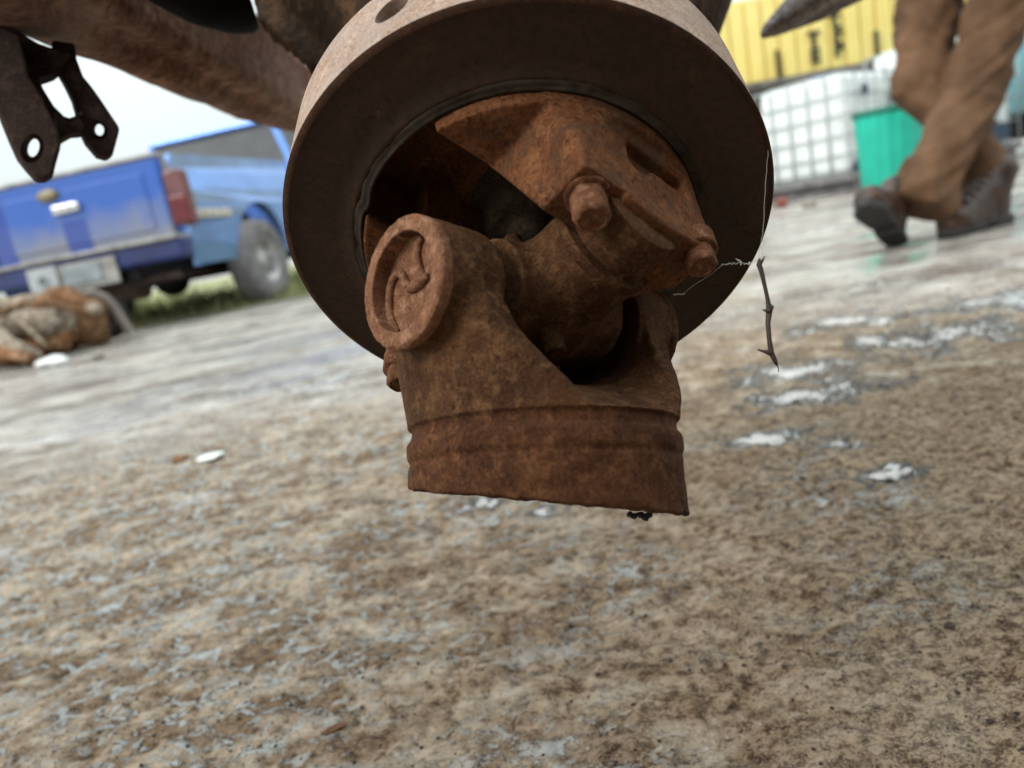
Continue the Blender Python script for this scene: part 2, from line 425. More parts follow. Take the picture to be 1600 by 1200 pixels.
def make_ground():
    def axis(a, b, st, grow, far):
        core = np.arange(a, b, st)
        out = []; s = st; p = core[-1]
        while p < far: s *= grow; p += s; out.append(p)
        inn = []; s = st; p = core[0]
        while p > -far: s *= grow; p -= s; inn.append(p)
        return np.concatenate([np.array(inn[::-1]), core, np.array(out)])
    xs = axis(-0.62, 0.82, 0.0021, 1.055, 260.0); ys = axis(0.22, 1.25, 0.0021, 1.055, 260.0)
    X, Y = np.meshgrid(xs, ys, indexing='ij')
    Z = ground_height(X, Y)
    V = np.stack([X, Y, Z], -1).reshape(-1, 3).astype(np.float32)
    nx, ny = len(xs), len(ys)
    a = (np.arange(nx - 1)[:, None] * ny + np.arange(ny - 1)[None, :]).ravel()
    Q = np.stack([a, a + ny, a + ny + 1, a + 1], 1).astype(np.int32)
    me = bpy.data.meshes.new('ground')
    me.vertices.add(len(V)); me.vertices.foreach_set('co', V.ravel())
    me.loops.add(len(Q) * 4); me.loops.foreach_set('vertex_index', Q.ravel())
    me.polygons.add(len(Q)); me.polygons.foreach_set('loop_start', np.arange(0, len(Q) * 4, 4, dtype=np.int32))
    me.update(calc_edges=True)
    me.polygons.foreach_set('use_smooth', [True] * len(me.polygons))
    t = NT('dirty_concrete')
    sep = t.n('ShaderNodeSeparateXYZ'); t.l(t.co, sep.inputs[0])
    x, y = sep.outputs[0], sep.outputs[1]
    st = t.coord(sc=(1, 1.25, 1))
    n1 = t.noise(8, 8, 0.68, st, 0.3); n2 = t.noise(95, 9, 0.76, st, 0.25); n3 = t.noise(420, 8, 0.78, st, 0.2); n4 = t.noise(900, 3, 0.7)
    cream, tan, brown, dark = (0.62, 0.525, 0.415), (0.355, 0.255, 0.166), (0.125, 0.073, 0.038), (0.022, 0.013, 0.008)
    c = t.mix(t.ramp(n2, [(0.44, 0.0), (0.51, 1.0)]), brown, tan)
    c = t.mix(t.ramp(t.math('ADD', n1, t.math('MULTIPLY', t.math('SUBTRACT', n2, 0.5), 0.8)), [(0.42, 0.0), (0.66, 0.85)]), c, cream)
    c = t.mix(t.math('MULTIPLY', t.ramp(n3, [(0.53, 0.0), (0.585, 1.0)]), 0.75), c, cream)
    c = t.mix(t.math('MULTIPLY', t.ramp(n3, [(0.41, 1.0), (0.465, 0.0)]), 0.80), c, brown)
    cre = t.ramp(t.math('ADD', t.math('MULTIPLY', n2, 0.6), t.math('MULTIPLY', n3, 0.4)), [(0.395, 1.0), (0.435, 0.0)])
    c = t.mix(t.math('MULTIPLY', cre, 0.8), c, dark)
    mid_ = t.noise(19, 6, 0.65, t.coord(sc=(1, 1.3, 1), loc=(5, 2, 0)), 0.6)
    c = t.mix(t.math('MULTIPLY', t.ramp(t.math('ADD', mid_, t.math('MULTIPLY', t.math('SUBTRACT', n3, 0.5), 0.5)), [(0.46, 0.0), (0.57, 1.0)]), 0.75), c, t.mix(1.0, c, (0.46, 0.37, 0.28), 'MULTIPLY'))
    c = t.mix(t.math('MULTIPLY', t.ramp(t.math('ADD', mid_, t.math('MULTIPLY', t.math('SUBTRACT', n3, 0.5), 0.7)), [(0.36, 1.0), (0.44, 0.0)]), 0.6), c, cream)
    # browner, darker soil to the right of the camera
    rt = t.math('MULTIPLY', t.ramp(t.math('ADD', t.math('MULTIPLY', x, 1.3), t.math('MULTIPLY', n1, 1.0)), [(0.42, 0.0), (0.85, 1.0)]), 0.78)
    nearf = t.ramp(t.math('MULTIPLY', y, 1.0), [(0.85, 1.0), (1.0, 0.25)])
    c = t.mix(t.math('MULTIPLY', rt, nearf), c, t.mix(t.ramp(t.math('ADD', t.math('MULTIPLY', n2, 0.5), t.math('MULTIPLY', n3, 0.5)), [(0.46, 0.0), (0.545, 1.0)]), (0.062, 0.033, 0.017), (0.42, 0.310, 0.205)))
    # flakes of old blue-grey skim
    fl = t.ramp(t.math('ADD', t.noise(52, 9, 0.70, t.coord(sc=(1, 1.4, 1), loc=(3, 1, 0)), 0.9), t.math('MULTIPLY', t.math('SUBTRACT', n3, 0.5), 0.35)), [(0.530, 0.0), (0.550, 1.0)])
    lf = t.ramp(t.math('SUBTRACT', t.noise(5, 3), t.math('MULTIPLY', x, 0.35)), [(0.42, 0.0), (0.62, 1.0)])
    flk = t.math('MULTIPLY', fl, lf)
    c = t.mix(t.math('MULTIPLY', flk, 0.85), c, t.mix(n3, (0.36, 0.39, 0.40), (0.62, 0.65, 0.65)))
    # dark grit
    vd = t.ramp(t.voro(230), [(0.15, 1.0), (0.23, 0.0)])
    gg = t.ramp(t.noise(26, 4), [(0.46, 0.0), (0.54, 1.0)])
    c = t.mix(t.math('MULTIPLY', t.math('MULTIPLY', vd, gg), 0.95), c, (0.03, 0.022, 0.018))
    # yard further off: paler concrete, partly sky sheen put into the colour, wet film, long streaks
    stx = t.coord(sc=(0.6, 1.0, 1), rot=(0, 0, R(-4)))
    ns = t.noise(2.1, 9, 0.68, stx, 0.5)
    far = t.ramp(t.math('ADD', t.math('MULTIPLY', y, 0.5), t.math('MULTIPLY', t.math('SUBTRACT', ns, 0.5), 1.1)), [(0.60, 0.0), (0.92, 1.0)])
    pn = t.noise(11, 9, 0.72, stx, 0.3)
    pale = t.mix(t.ramp(pn, [(0.38, 0.0), (0.60, 1.0)]), (0.23, 0.20, 0.17), (0.56, 0.54, 0.51))
    c = t.mix(t.math('MULTIPLY', far, 0.82), c, pale)
    grit = t.math('MULTIPLY', t.ramp(t.math('ADD', t.math('MULTIPLY', t.noise(3.2, 5, 0.6, t.coord(sc=(0.6, 1.6, 1), rot=(0, 0, R(-4)), loc=(1.4, 0.3, 0))), 0.65), t.math('MULTIPLY', t.noise(26, 6, 0.7, stx), 0.35)), [(0.50, 0.0), (0.57, 1.0)]), far)
    c = t.mix(t.math('MULTIPLY', grit, 0.75), c, (0.13, 0.105, 0.09))
    wet = t.math('MULTIPLY', t.ramp(t.math('ADD', t.math('MULTIPLY', t.noise(1.9, 5, 0.6, t.coord(sc=(0.7, 1.5, 1), rot=(0, 0, R(-5)), loc=(0.35, 0.8, 0))), 0.8), t.math('MULTIPLY', pn, 0.2)), [(0.46, 0.0), (0.52, 1.0)]), far)
    # small puddles nearer
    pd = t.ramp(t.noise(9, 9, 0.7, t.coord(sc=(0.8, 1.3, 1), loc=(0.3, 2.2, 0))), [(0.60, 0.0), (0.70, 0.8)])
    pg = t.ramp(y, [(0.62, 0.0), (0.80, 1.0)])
    wet_glare = t.math('MULTIPLY', pd, pg)
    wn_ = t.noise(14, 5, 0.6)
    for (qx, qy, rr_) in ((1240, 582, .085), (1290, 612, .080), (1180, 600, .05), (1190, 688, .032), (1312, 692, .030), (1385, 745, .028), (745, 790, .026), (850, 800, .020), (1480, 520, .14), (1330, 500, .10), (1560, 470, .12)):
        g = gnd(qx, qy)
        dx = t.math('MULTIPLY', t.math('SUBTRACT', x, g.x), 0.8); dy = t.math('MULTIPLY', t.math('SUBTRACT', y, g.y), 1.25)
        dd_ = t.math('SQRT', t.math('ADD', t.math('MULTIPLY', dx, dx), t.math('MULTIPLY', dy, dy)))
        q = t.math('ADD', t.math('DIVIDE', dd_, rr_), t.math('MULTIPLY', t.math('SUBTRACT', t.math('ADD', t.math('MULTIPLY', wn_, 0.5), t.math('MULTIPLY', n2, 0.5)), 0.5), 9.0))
        wet_glare = t.math('MAXIMUM', wet_glare, t.ramp(q, [(0.35, 1.0), (1.25, 0.0)]))
    wet = t.math('MAXIMUM', wet, wet_glare, True)
    c = t.mix(t.math('MULTIPLY', t.math('MULTIPLY', wet_glare, 2.2, True), 0.55), c, t.mix(t.ramp(n3, [(0.42, 0.0), (0.6, 1.0)]), (0.56, 0.575, 0.60), (0.76, 0.78, 0.80)))  # sky glare on the puddles mixed into the base colour as bluish white
    c = t.mix(t.math('MULTIPLY', wet, 0.0), c, t.mix(0.5, c, (0.30, 0.31, 0.32), 'MULTIPLY'))
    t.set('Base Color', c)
    wet = t.math('MULTIPLY', wet, wet)
    t.set('Roughness', t.math('SUBTRACT', t.math('SUBTRACT', 0.92, t.math('MULTIPLY', n2, 0.12)), t.math('MULTIPLY', wet, 0.72)))
    t.set('Specular IOR Level', t.math('ADD', 0.25, t.math('MULTIPLY', wet, 0.75)))
    dry = t.math('SUBTRACT', 1.0, t.math('MULTIPLY', wet, 0.93))
    t.bump(t.math('MULTIPLY', n2, dry), 0.9, 0.0034)
    t.bump(t.math('MULTIPLY', n3, dry), 1.0, 0.0020)
    t.bump(t.math('MULTIPLY', n4, dry), 0.6, 0.0003)
    t.bump(flk, 0.8, 0.0008)
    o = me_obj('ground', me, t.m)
    tag(o, 'rough stained concrete yard, dusty and brown near the lens, wet and pale further off', kind='structure')
    return o
make_ground()
def gz(x, y):
    return float(ground_height(np.array([x], dtype=np.float64), np.array([y], dtype=np.float64))[0])

# ------------------------------------------------------------------ the propshaft joint (local millimetres, built at true scale)
def nv(v):
    v = np.array(v, float); return v / np.linalg.norm(v)
C0 = np.array([.00770, -.05889, .30892]); N0 = nv([.06030, .77070, -.63434])
XB = nv([-.731, -.104, -.675])
A2 = nv(np.cross(N0, XB)); AX = -A2; TX = np.cross(N0, A2)
UC = C0 + N0 * .038
def frame_mat(c, x, y, z):
    X, Y, Z, c = cd(x), cd(y), cd(z), cw(*c)
    return Matrix(((X.x, Y.x, Z.x, c.x), (X.y, Y.y, Z.y, c.y), (X.z, Y.z, Z.z, c.z), (0, 0, 0, 1)))
MM = 0.001
flange = thing('drive_flange', 'large brown round flange with thick rim and open centre',
               'drive flange', mat=frame_mat(C0, TX, AX, N0))
def build_flange():
    # heavy damper ring
    bm = bmesh.new()
    lathe(bm, [(r * MM, h * MM) for r, h in [(72, -40), (99.4, -40), (100, -39.4), (100, -1.3), (97, -1.3), (72, -1.3)]], 192, closed=True)
    me = bpy.data.meshes.new('rim')
    bmesh.ops.recalc_face_normals(bm, faces=bm.faces)
    bm.to_mesh(me); bm.free()
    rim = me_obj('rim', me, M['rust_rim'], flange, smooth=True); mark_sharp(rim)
    bm = bmesh.new()
    lathe(bm, [(r * MM, h * MM) for r, h in [(100, -1.3), (98.8, 0.0), (97.5, 0.25)]], 192)
    for f in [f for f in bm.faces if len(f.verts) > 4]: bm.faces.remove(f)
    ed = bm_obj('rim_edge', bm, M['rust_edge'], flange, smooth=True)
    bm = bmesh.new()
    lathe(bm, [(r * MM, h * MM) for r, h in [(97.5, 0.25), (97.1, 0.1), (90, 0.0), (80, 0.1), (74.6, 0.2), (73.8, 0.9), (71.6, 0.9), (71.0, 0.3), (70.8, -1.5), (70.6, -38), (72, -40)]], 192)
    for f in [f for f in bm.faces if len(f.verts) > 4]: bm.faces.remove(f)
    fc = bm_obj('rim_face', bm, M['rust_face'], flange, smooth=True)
    tag(fc, 'dark brown flat face of the rim')
    # perished rubber between rim and hub
    bm = bmesh.new(); n = 256; rows = [(72.6, -6, 0), (72.4, .6, .3), (71.6, 1.5, .9), (70.6, 1.2, 1.0), (69.8, 2.2, 1.2), (69.0, 2.4, 1.0), (68.4, 1.2, .8), (68.15, -1.0, .2), (68.1, -14, 0)]
    rings = []
    for r, h, w in rows:
        ring = []
        for k in range(n):
            a = 2 * math.pi * k / n
            e = mnoise.noise((math.cos(a) * 5, math.sin(a) * 5, h)) * w + mnoise.noise((math.cos(a) * 22, math.sin(a) * 22, h)) * w * .5
            lump = 2.2 * math.exp(-((a - math.radians(196)) / .06) ** 2) * (w > 0)
            rr = r + e * .5 - lump * .6
            ring.append(bm.verts.new((rr * MM * math.cos(a), rr * MM * math.sin(a), (h + e + lump) * MM)))
        rings.append(ring)
    for r0, r1 in zip(rings, rings[1:]):
        for k in range(n): bm.faces.new((r0[k], r0[(k + 1) % n], r1[(k + 1) % n], r1[k]))
    bm_obj('rubber_ring', bm, M['rubber'], flange, smooth=True)
    return rim
rim = build_flange()
def cut_slot(rim):
    bm = bmesh.new()
    d = cd(((611 - 800) / FPX, (14 - 600) / FPX, 1.0))
    mw = flange.matrix_world.inverted()
    o, dd = mw @ CAM, (mw.to_3x3() @ d)
    # where that sight line meets the cylinder of the rim
    a = dd.x ** 2 + dd.y ** 2; b = 2 * (o.x * dd.x + o.y * dd.y); c = o.x ** 2 + o.y ** 2 - .1 ** 2
    t = (-b - math.sqrt(b * b - 4 * a * c)) / (2 * a)
    p = o + dd * t
    th = math.atan2(p.y, p.x)
    er = Vector((math.cos(th), math.sin(th), 0)); et = Vector((-math.sin(th), math.cos(th), 0)); ez = Vector((0, 0, 1))
    pts = []
    L, r = .0, .0070
    for k in range(24):
        q = 2 * math.pi * k / 24
        pts.append(((math.cos(q) * r + (L if math.cos(q) >= 0 else -L)), math.sin(q) * r))
    prism(bm, pts, -.026, .006, lambda u, v, h: p + et * u + ez * v + er * h)
    cut(rim, bm)
cut_slot(rim)
def f_yoke(x, y, z):                       # x across, y towards an ear, z along the shaft
    a = np.abs(y)
    rr = np.sqrt(x * x + y * y)
    plate = smax(smax(rr - 68.0, 24.0 - a - 0.05 * (8 - z), 1.2), z - 8.0, 1.2)
    floor_ = smax(rr - 68.5, z + 28.0, 2)
    hub = scyl(x, y, z, 30, -45, -24, 2)
    w = 38.0 + (z - 8) / 34.0 * -7.0
    inner = 24.0 + np.clip((z - 8) / 34.0, -1, 1.2) * 14.5
    outer = 64.5 + np.clip((z - 8) / 34.0, -1, 1.2) * -4.5
    ear = smax(smax(smax(np.abs(x) - w, inner - a, 1.2), a - outer, 0.8), z - 42.5, 0.5)
    ear = smax(ear, rr - 68.0, 2.0)
    ear = smax(ear, -30 - z, 2)
    d = smin(smin(plate, ear, 1.4), floor_, 3.0)
    d = smin(d, hub, 3)
    sg = np.sign(y); xs = x * sg
    inn = 38.5 - 14.0 * np.clip((1.35 - np.abs(xs - 7) / 17.0) / .75, 0, 1)
    crown = 43.6 + 3.2 * np.clip(1 - ((xs - 6) / 21.0) ** 2, 0, 1)
    strap = smax(smax(inn - a, a - 60.5, 1.0), smax(np.abs(xs - 9.5) - 22.5, z - crown, 1.6), 1.6)
    strap = smax(strap, 24 - z, 2)
    d = smin(d, strap, 0.8)
    step = smax(np.abs(xs + 13.6) - .7, np.abs(z - 43.5) - 1.2, .3)          # parting line between ear and strap
    d = smax(d, -step, 0.4)
    pocket = sbox(x - 6, a - 66.5, z - 17, 15.0, 8.0, 4.2, 1.5) + 0.4 * vnoise(x / 6, y / 6, z / 6)
    d = smax(d, -pocket, 2.0)
    pocket2 = sbox(x + 4, a - 66.0, z - 20, 5.0, 7.0, 5.5, 3.0)
    d = smax(d, -pocket2, 2.0)
    d = smax(d, 13 - rr, 1.0)
    return d
me = sdf_mesh('companion_yoke', f_yoke, (-72, -72, -47), (72, 72, 56), 0.72, MM, rough=((0.10, 9.0), (0.20, 2.2)))
me_obj('companion_yoke', me, M['rust_orange'], flange)
# pinion nut with its washer, deep in the hub
bm = bmesh.new()
lathe(bm, [(r * MM, h * MM) for r, h in [(13.0, -46), (25, -30), (26, -25), (24, -22.5), (19, -22), (19, -14), (17.5, -9), (13, -8), (10, -8), (10, 1), (8, 3), (0.01, 3)]], 48)
nut = bm_obj('pinion_nut', bm, M['grey_nut'], flange, smooth=True)
# strap bolts, two on each ear, flanged head with a worn hexagon
def hexbolt(x, y, z0, z1, r=6.1, tilt=(0, 0)):
    bm = bmesh.new(); n = 48
    prof = [(r * 1.30, z0 - 6), (r * 1.30, z0 + .9), (r * 1.22, z0 + 1.3), (r * 1.0, z0 + 1.4), (r * 1.0, z1 - 1.2), (r * .86, z1 - .3), (r * .74, z1 - .1), (r * .70, z1 - .5), (0.01, z1 - .4)]
    rings = []
    for i, (rad, h) in enumerate(prof):
        ring = []
        for k in range(n):
            a = 2 * math.pi * k / n
            hx = math.cos(math.pi / 6) / math.cos((a + .3) % (math.pi / 3) - math.pi / 6)
            q = rad * (1 + (hx - .955) * (.60 if 3 <= i <= 5 else 0))
            q += mnoise.noise((math.cos(a) * 2, math.sin(a) * 2, h * .5 + x)) * .16 + mnoise.noise((math.cos(a) * 7, math.sin(a) * 7, h + x)) * .10
            ring.append(bm.verts.new(((x + q * math.cos(a)) * MM, (y + q * math.sin(a)) * MM, (h + mnoise.noise((a, h, x)) * .2) * MM)))
        rings.append(ring)
    for r0, r1 in zip(rings, rings[1:]):
        for k in range(n): bm.faces.new((r0[k], r0[(k + 1) % n], r1[(k + 1) % n], r1[k]))
    o = bm_obj('strap_bolt', bm, M['rust_bolt'], flange, smooth=True); mark_sharp(o, 50)
    return o
b1 = hexbolt(-22.0, 51.5, 42.0, 55.0)
b2 = hexbolt(26.5, 56.5, 41.5, 50.5, 5.6)
for src, sx in ((b1, 22.0), (b2, -26.5)):
    c = src.copy(); c.rotation_euler = (0, 0, math.pi); link(c, flange)

# driveshaft end: welded yoke with two ears, weld bead, stub of the sawn-off tube
U3 = nv([.040, .960, -.180]); U3 = nv(U3 - XB * (U3 @ XB)); ZY = -U3; YY = np.cross(ZY, XB)
shaft = thing('driveshaft_yoke', 'rusty two eared yoke below the round flange, its tube sawn off',
              'driveshaft yoke', mat=frame_mat(UC, XB, YY, ZY))
ra = np.cross([(645 - 800) / FPX, (766 - 600) / FPX, 1.0], [(1078 - 800) / FPX, (805 - 600) / FPX, 1.0]); ra = nv(ra)
if ra @ U3 < 0: ra = -ra
CUT = (float(ra @ XB), float(ra @ YY), float(ra @ ZY), float(ra @ UC) * 1000)
BO = (-1.2, -2.2)                              # the bore sits a touch off the ear's middle
def f_shaft(x, y, z):
    rr = np.sqrt(x * x + y * y)
    # weld bead, groove and tube below z = -47
    rz = np.interp(z, [-120, -61.2, -60.4, -59.4, -58.6, -57.5, -53.6, -52.2, -51.2, -48.2, -47.2, -46.6, 0, 60],
                   [50.1, 50.1, 49.75, 49.7, 50.2, 50.5, 50.5, 50.0, 48.9, 48.5, 48.9, 49.9, 49.9, 49.9]).astype(np.float32)
    lower = smax(rr - rz - 0.9 * (vnoise(x / 7, y / 7, z / 4) - .5) * (z < -50), z + 46.0, .5)
    wy = np.interp(z, [-50, -44, -32, -20, -8, 40], [50, 47, 37, 28, 22.6, 22.6]).astype(np.float32)
    xo = np.interp(z, [-50, -40, -20, 30], [49.6, 51.0, 54.5, 57.5]).astype(np.float32)
    arm = smax(smax(smax(np.abs(y - BO[0] * .5) - wy, np.abs(x) - xo, 9.0), rr - np.interp(z, [-47, -20, -5], [49.9, 54.5, 58]).astype(np.float32), 3.0), -z - 46.9, .6)
    lim = np.sqrt((y - BO[0]) ** 2 + (z - BO[1]) ** 2) - 22.3      # rounded ear top
    arm = smax(arm, np.where(z > BO[1], lim, -99), 1.0)
    # round web between the arms, scooped out for the cross
    bz = 30.5 + 18.0 * np.clip(np.abs(y) / 44, 0, 1.1) ** 2
    scoop = (np.power(np.abs(x) / 38.5, 3.1) + np.power(np.maximum(-z, 0) / bz, 3.1)) ** (1 / 3.1)
    scoop = (scoop - 1) * 38.5
    arm = smax(arm, -scoop, 1.6)
    d = smin(arm, lower, .8)
    boss = scyl(y - BO[0], z - BO[1], np.abs(x), 22.3, 36.0, 62.6, 0.9)
    d = smin(d, boss, 2.0)
    bore = scyl(y - BO[0] + .3, z - BO[1], np.abs(x), 16.9, 55.0, 80, 0.3)
    d = smax(d, -bore, 0.6)
    d = smax(d, -(smax(rr - 45.5, z + 62, 1.0)), 1.0)
    cutp = CUT[0] * x + CUT[1] * y + CUT[2] * z + CUT[3]
    cutp = cutp + 1.3 * (vnoise(x / 3.1, y / 3.1, z / 3.1) - .4) + .8 * (vnoise(x / 1.2, y / 1.2, z / 1.2) - .5)
    d = smax(d, cutp, 0.5)
    return d
me = sdf_mesh('yoke', f_shaft, (-66, -55, -98), (66, 55, 24), 0.66, MM, rough=((0.16, 9.0), (0.22, 2.0)))
me_obj('yoke', me, M['rust_yoke'], shaft)
# ear face ring: worn paler metal of the boss
for sgn in (1, -1):
    bm = bmesh.new()
    pr = [(16.9, 55.6), (17.0, 62.6), (17.3, 62.95), (21.5, 62.95), (22.4, 62.3), (22.7, 61.4), (22.7, 59.0), (22.3, 58.2)]
    n = 128; rings = []
    for i, (r, h) in enumerate(pr):
        ring = []
        for k in range(n):
            a = 2 * math.pi * k / n
            e = mnoise.noise((math.cos(a) * 9, math.sin(a) * 9, h)) * .22 + mnoise.noise((math.cos(a) * 34, math.sin(a) * 34, h)) * .22
            q = r + (e if i > 2 else e * .3)
            ring.append(bm.verts.new((sgn * (h + (e * .5 if i < 6 else 0)) * MM, (BO[0] + q * math.cos(a)) * MM, (BO[1] + q * math.sin(a)) * MM)))
        rings.append(ring)
    for r0, r1 in zip(rings, rings[1:]):
        for k in range(n): bm.faces.new((r0[k], r0[(k + 1) % n], r1[(k + 1) % n], r1[k]))
    mark_sharp(bm_obj('ear_face', bm, M['rust_boss' if sgn > 0 else 'rust_yoke'], shaft, smooth=True), 30)
    # bearing cap in the bore with its cast hook-shaped mark
    bm = bmesh.new(); rings = []
    pr = [(17.0, 58.0), (16.9, 57.0), (16.6, 56.5), (15.4, 56.35), (12, 56.3), (6, 56.3), (0.01, 56.3)]
    for r, h in pr:
        rings.append([bm.verts.new((sgn * (h + mnoise.noise((math.cos(a) * r / 5, math.sin(a) * r / 5, 2)) * .25) * MM, (BO[0] - .3 + r * math.cos(a)) * MM, (BO[1] + r * math.sin(a)) * MM))
                      for a in [2 * math.pi * k / 96 for k in range(96)]])
    for r0, r1 in zip(rings, rings[1:]):
        for k in range(96): bm.faces.new((r0[k], r0[(k + 1) % 96], r1[(k + 1) % 96], r1[k]))
    cap = bm_obj('bearing_cap', bm, M['rust_boss' if sgn > 0 else 'rust_yoke'], shaft, smooth=True)
    if sgn > 0:
        ridge = [[(4.6, 15.4), (2.6, 13.6), (1.6, 10.4), (2.4, 6.4), (3.9, 2.6), (5.2, 1.0)],
                 [(-9.6, -14.6), (-13.2, -10.4), (-15.0, -5.0), (-14.6, 1.6), (-12.6, 5.6), (-9.4, 6.9), (-6.6, 5.2), (-5.2, 2.2), (-2.6, -.6)],
                 [(-3.4, -1.0), (1.6, -.2), (7.6, 1.2)]]
        for i, rd in enumerate(ridge):
            bm = bmesh.new(); pts = []
            for a, b in zip(rd, rd[1:]):
                for s in range(5): pts.append((a[0] + (b[0] - a[0]) * s / 5, a[1] + (b[1] - a[1]) * s / 5))
            pts.append(rd[-1])
            for _ in range(3):
                pts = [pts[0]] + [((p[0] + 2 * q[0] + r_[0]) / 4, (p[1] + 2 * q[1] + r_[1]) / 4) for p, q, r_ in zip(pts, pts[1:], pts[2:])] + [pts[-1]]
            rad = [(1.55 if i < 2 else 2.2) * (0.55 + .45 * min(1, min(k, len(pts) - 1 - k) / 3)) * MM for k in range(len(pts))]
            add_tube(bm, [Vector((56.9 * MM, (BO[0] - .3 + p[0]) * MM, (BO[1] + p[1]) * MM)) for p in pts], rad, 10)
            bm_obj('raised_mark', bm, M['rust_boss'], cap, smooth=True)
# burnt crumbs and a torn sliver on the sawn edge
def crumb(name, cam_p, r, mat, parent, seed, flat=1.0):
    bm = bmesh.new(); bmesh.ops.create_icosphere(bm, subdivisions=2, radius=r)
    for v in bm.verts: v.co *= 1 + .5 * mnoise.noise(v.co / r * 1.4 + Vector((seed, 0, 0))); v.co.z *= flat
    o = bm_obj(name, bm, mat, parent, smooth=False)
    o.matrix_parent_inverse = parent.matrix_world.inverted() if parent else Matrix()
    o.location = cam_p
    return o
bpy.context.view_layer.update()
bm = bmesh.new()
for k, (px, py, r) in enumerate([(984, 803, 5), (991, 806, 5), (1000, 804, 5), (1009, 808, 6), (1014, 805, 5), (1073, 801, 4), (996, 803, 4)]):
    g = bmesh.ops.create_icosphere(bm, subdivisions=2, radius=r * .25 / FPX)['verts']
    p = shaft.matrix_world.inverted() @ at(px, py, 0.249)
    for v in g:
        v.co *= 1 + .6 * mnoise.noise(v.co * 700 + Vector((k * 3, 0, 0))); v.co += p
bm_obj('slag_crumbs', bm, M['soot'], shaft)
bm = bmesh.new()
iw = shaft.matrix_world.inverted()
for tri in ([(637, 728), (644, 745), (651, 762), (646, 763), (641, 746)], [(655, 745), (660, 752), (668, 768), (663, 770)]):
    fr = [bm.verts.new(iw @ at(x, y, .2540)) for x, y in tri]; bk = [bm.verts.new(iw @ at(x, y, .2549)) for x, y in tri]
    bm.faces.new(fr); bm.faces.new(bk[::-1])
    for i in range(len(tri)): bm.faces.new((fr[i], bk[i], bk[(i + 1) % len(tri)], fr[(i + 1) % len(tri)]))
bm_obj('torn_sliver', bm, M['grey_steel'], shaft)

# the cross that links both yokes
ZC = A2; YC = np.cross(ZC, XB)
cross = thing('joint_cross', 'thick brown universal joint cross held between the flange yoke and the driveshaft yoke', 'joint cross',
              mat=frame_mat(UC, XB, YC, ZC))
def f_cross(x, y, z):
    d = np.sqrt(x * x * 1.0 + y * y * 1.1 + z * z) - 23.5
    d = smin(d, scyl(y, z, x, 20.5, -27.5, 27.5, 1.2), 3)
    d = smin(d, scyl(y, z, x, 10, -40, 40, 1), 1)
    d = smin(d, scyl(x, y, z, 19.5, -36, 36, 3), 6)
    g = scyl(x - 8, z + 6, y, 4, -27, 27, 1)
    d = smin(d, g, 3)
    return d
me = sdf_mesh('cross_body', f_cross, (-42, -32, -42), (42, 32, 42), 0.8, MM, rough=((0.6, 9.0), (0.25, 2.5)))
me_obj('cross_body', me, M['rust_yoke'], cross)
for ax in (ZC, -ZC):
    bm = bmesh.new()
    lathe(bm, [(r * MM, h * MM) for r, h in [(15, 34), (20.3, 34.5), (20.8, 36), (20.8, 38.6), (17.5, 39.5), (17, 46), (17, 56), (15, 57), (.01, 57)]], 64)
    o = bm_obj('bearing_cup', bm, M['rust_yoke'], cross, smooth=True); mark_sharp(o)
    a = Vector((ax @ XB, ax @ YC, ax @ ZC)); o.rotation_euler = a.to_track_quat('Z', 'Y').to_euler()

# ------------------------------------------------------------------ axle parts around the flange
def outline3(name, pts, depth, thick, mat, parent, nrm=None, bevel=0.002, holes=(), seg=2):
    """a plate whose outline is given point by point at its own distance, with real thickness"""
    iw = parent.matrix_world.inverted() if parent else Matrix()
    P = [at(x, y, d if d else depth) for x, y, d in [(p + (None,))[:3] for p in pts]]
    c = sum(P, Vector()) / len(P)
    n = nrm if nrm is not None else -FWD
    bm = bmesh.new()
    a = [bm.verts.new(iw @ p) for p in P]; b = [bm.verts.new(iw @ (p - n * thick)) for p in P]
    bm.faces.new(a); bm.faces.new(b[::-1])
    for i in range(len(a)):
        j = (i + 1) % len(a); bm.faces.new((a[i], b[i], b[j], a[j]))
    return bm_obj(name, bm, mat, parent, bevel=bevel, seg=seg)

# differential housing behind the flange, its bowl opening towards the axle
hc = cw(-.008, -.36, .60)
hous = thing('axle_housing', 'dark rusty bulging axle housing above and behind the round flange', 'axle housing', loc=hc)
nz = cd(N0)
hrot = nz.to_track_quat('Z', 'Y').to_matrix()
hx, hy = hrot.col[0], hrot.col[1]
def f_house(x, y, z):
    # local frame = world axes, metres
    lx = x * hx.x + y * hx.y + z * hx.z; ly = x * hy.x + y * hy.y + z * hy.z; lz = x * nz.x + y * nz.y + z * nz.z
    d = np.sqrt(lx ** 2 + ly ** 2 + (lz * 1.0) ** 2) - .185
    rr = np.sqrt(lx ** 2 + ly ** 2)
    nose = np.maximum(rr - np.interp(lz, [0.0, .12, .20, .30], [.19, .15, .105, .07]).astype(np.float32), np.abs(lz - .17) - .165)
    d = smin(d, nose, .03)
    ang = np.arctan2(ly, lx)
    for k in range(7):
        a = k * 2 * math.pi / 7 + .35
        rx, ry = math.cos(a), math.sin(a)
        side = np.abs(-lx * ry + ly * rx)
        rib = np.maximum(np.maximum(side - .007, rr - np.interp(lz, [-.05, .10, .28], [.205, .185, .085]).astype(np.float32)), -(lx * rx + ly * ry))
        rib = np.maximum(rib, np.abs(lz - .12) - .15)
        d = smin(d, rib, .012)
    return d
me = sdf_mesh('casting', f_house, (-.26, -.36, -.36), (.26, .30, .26), .006, 1.0, rough=((.006, .07),))
me_obj('casting', me, M['rust_housing'], hous)

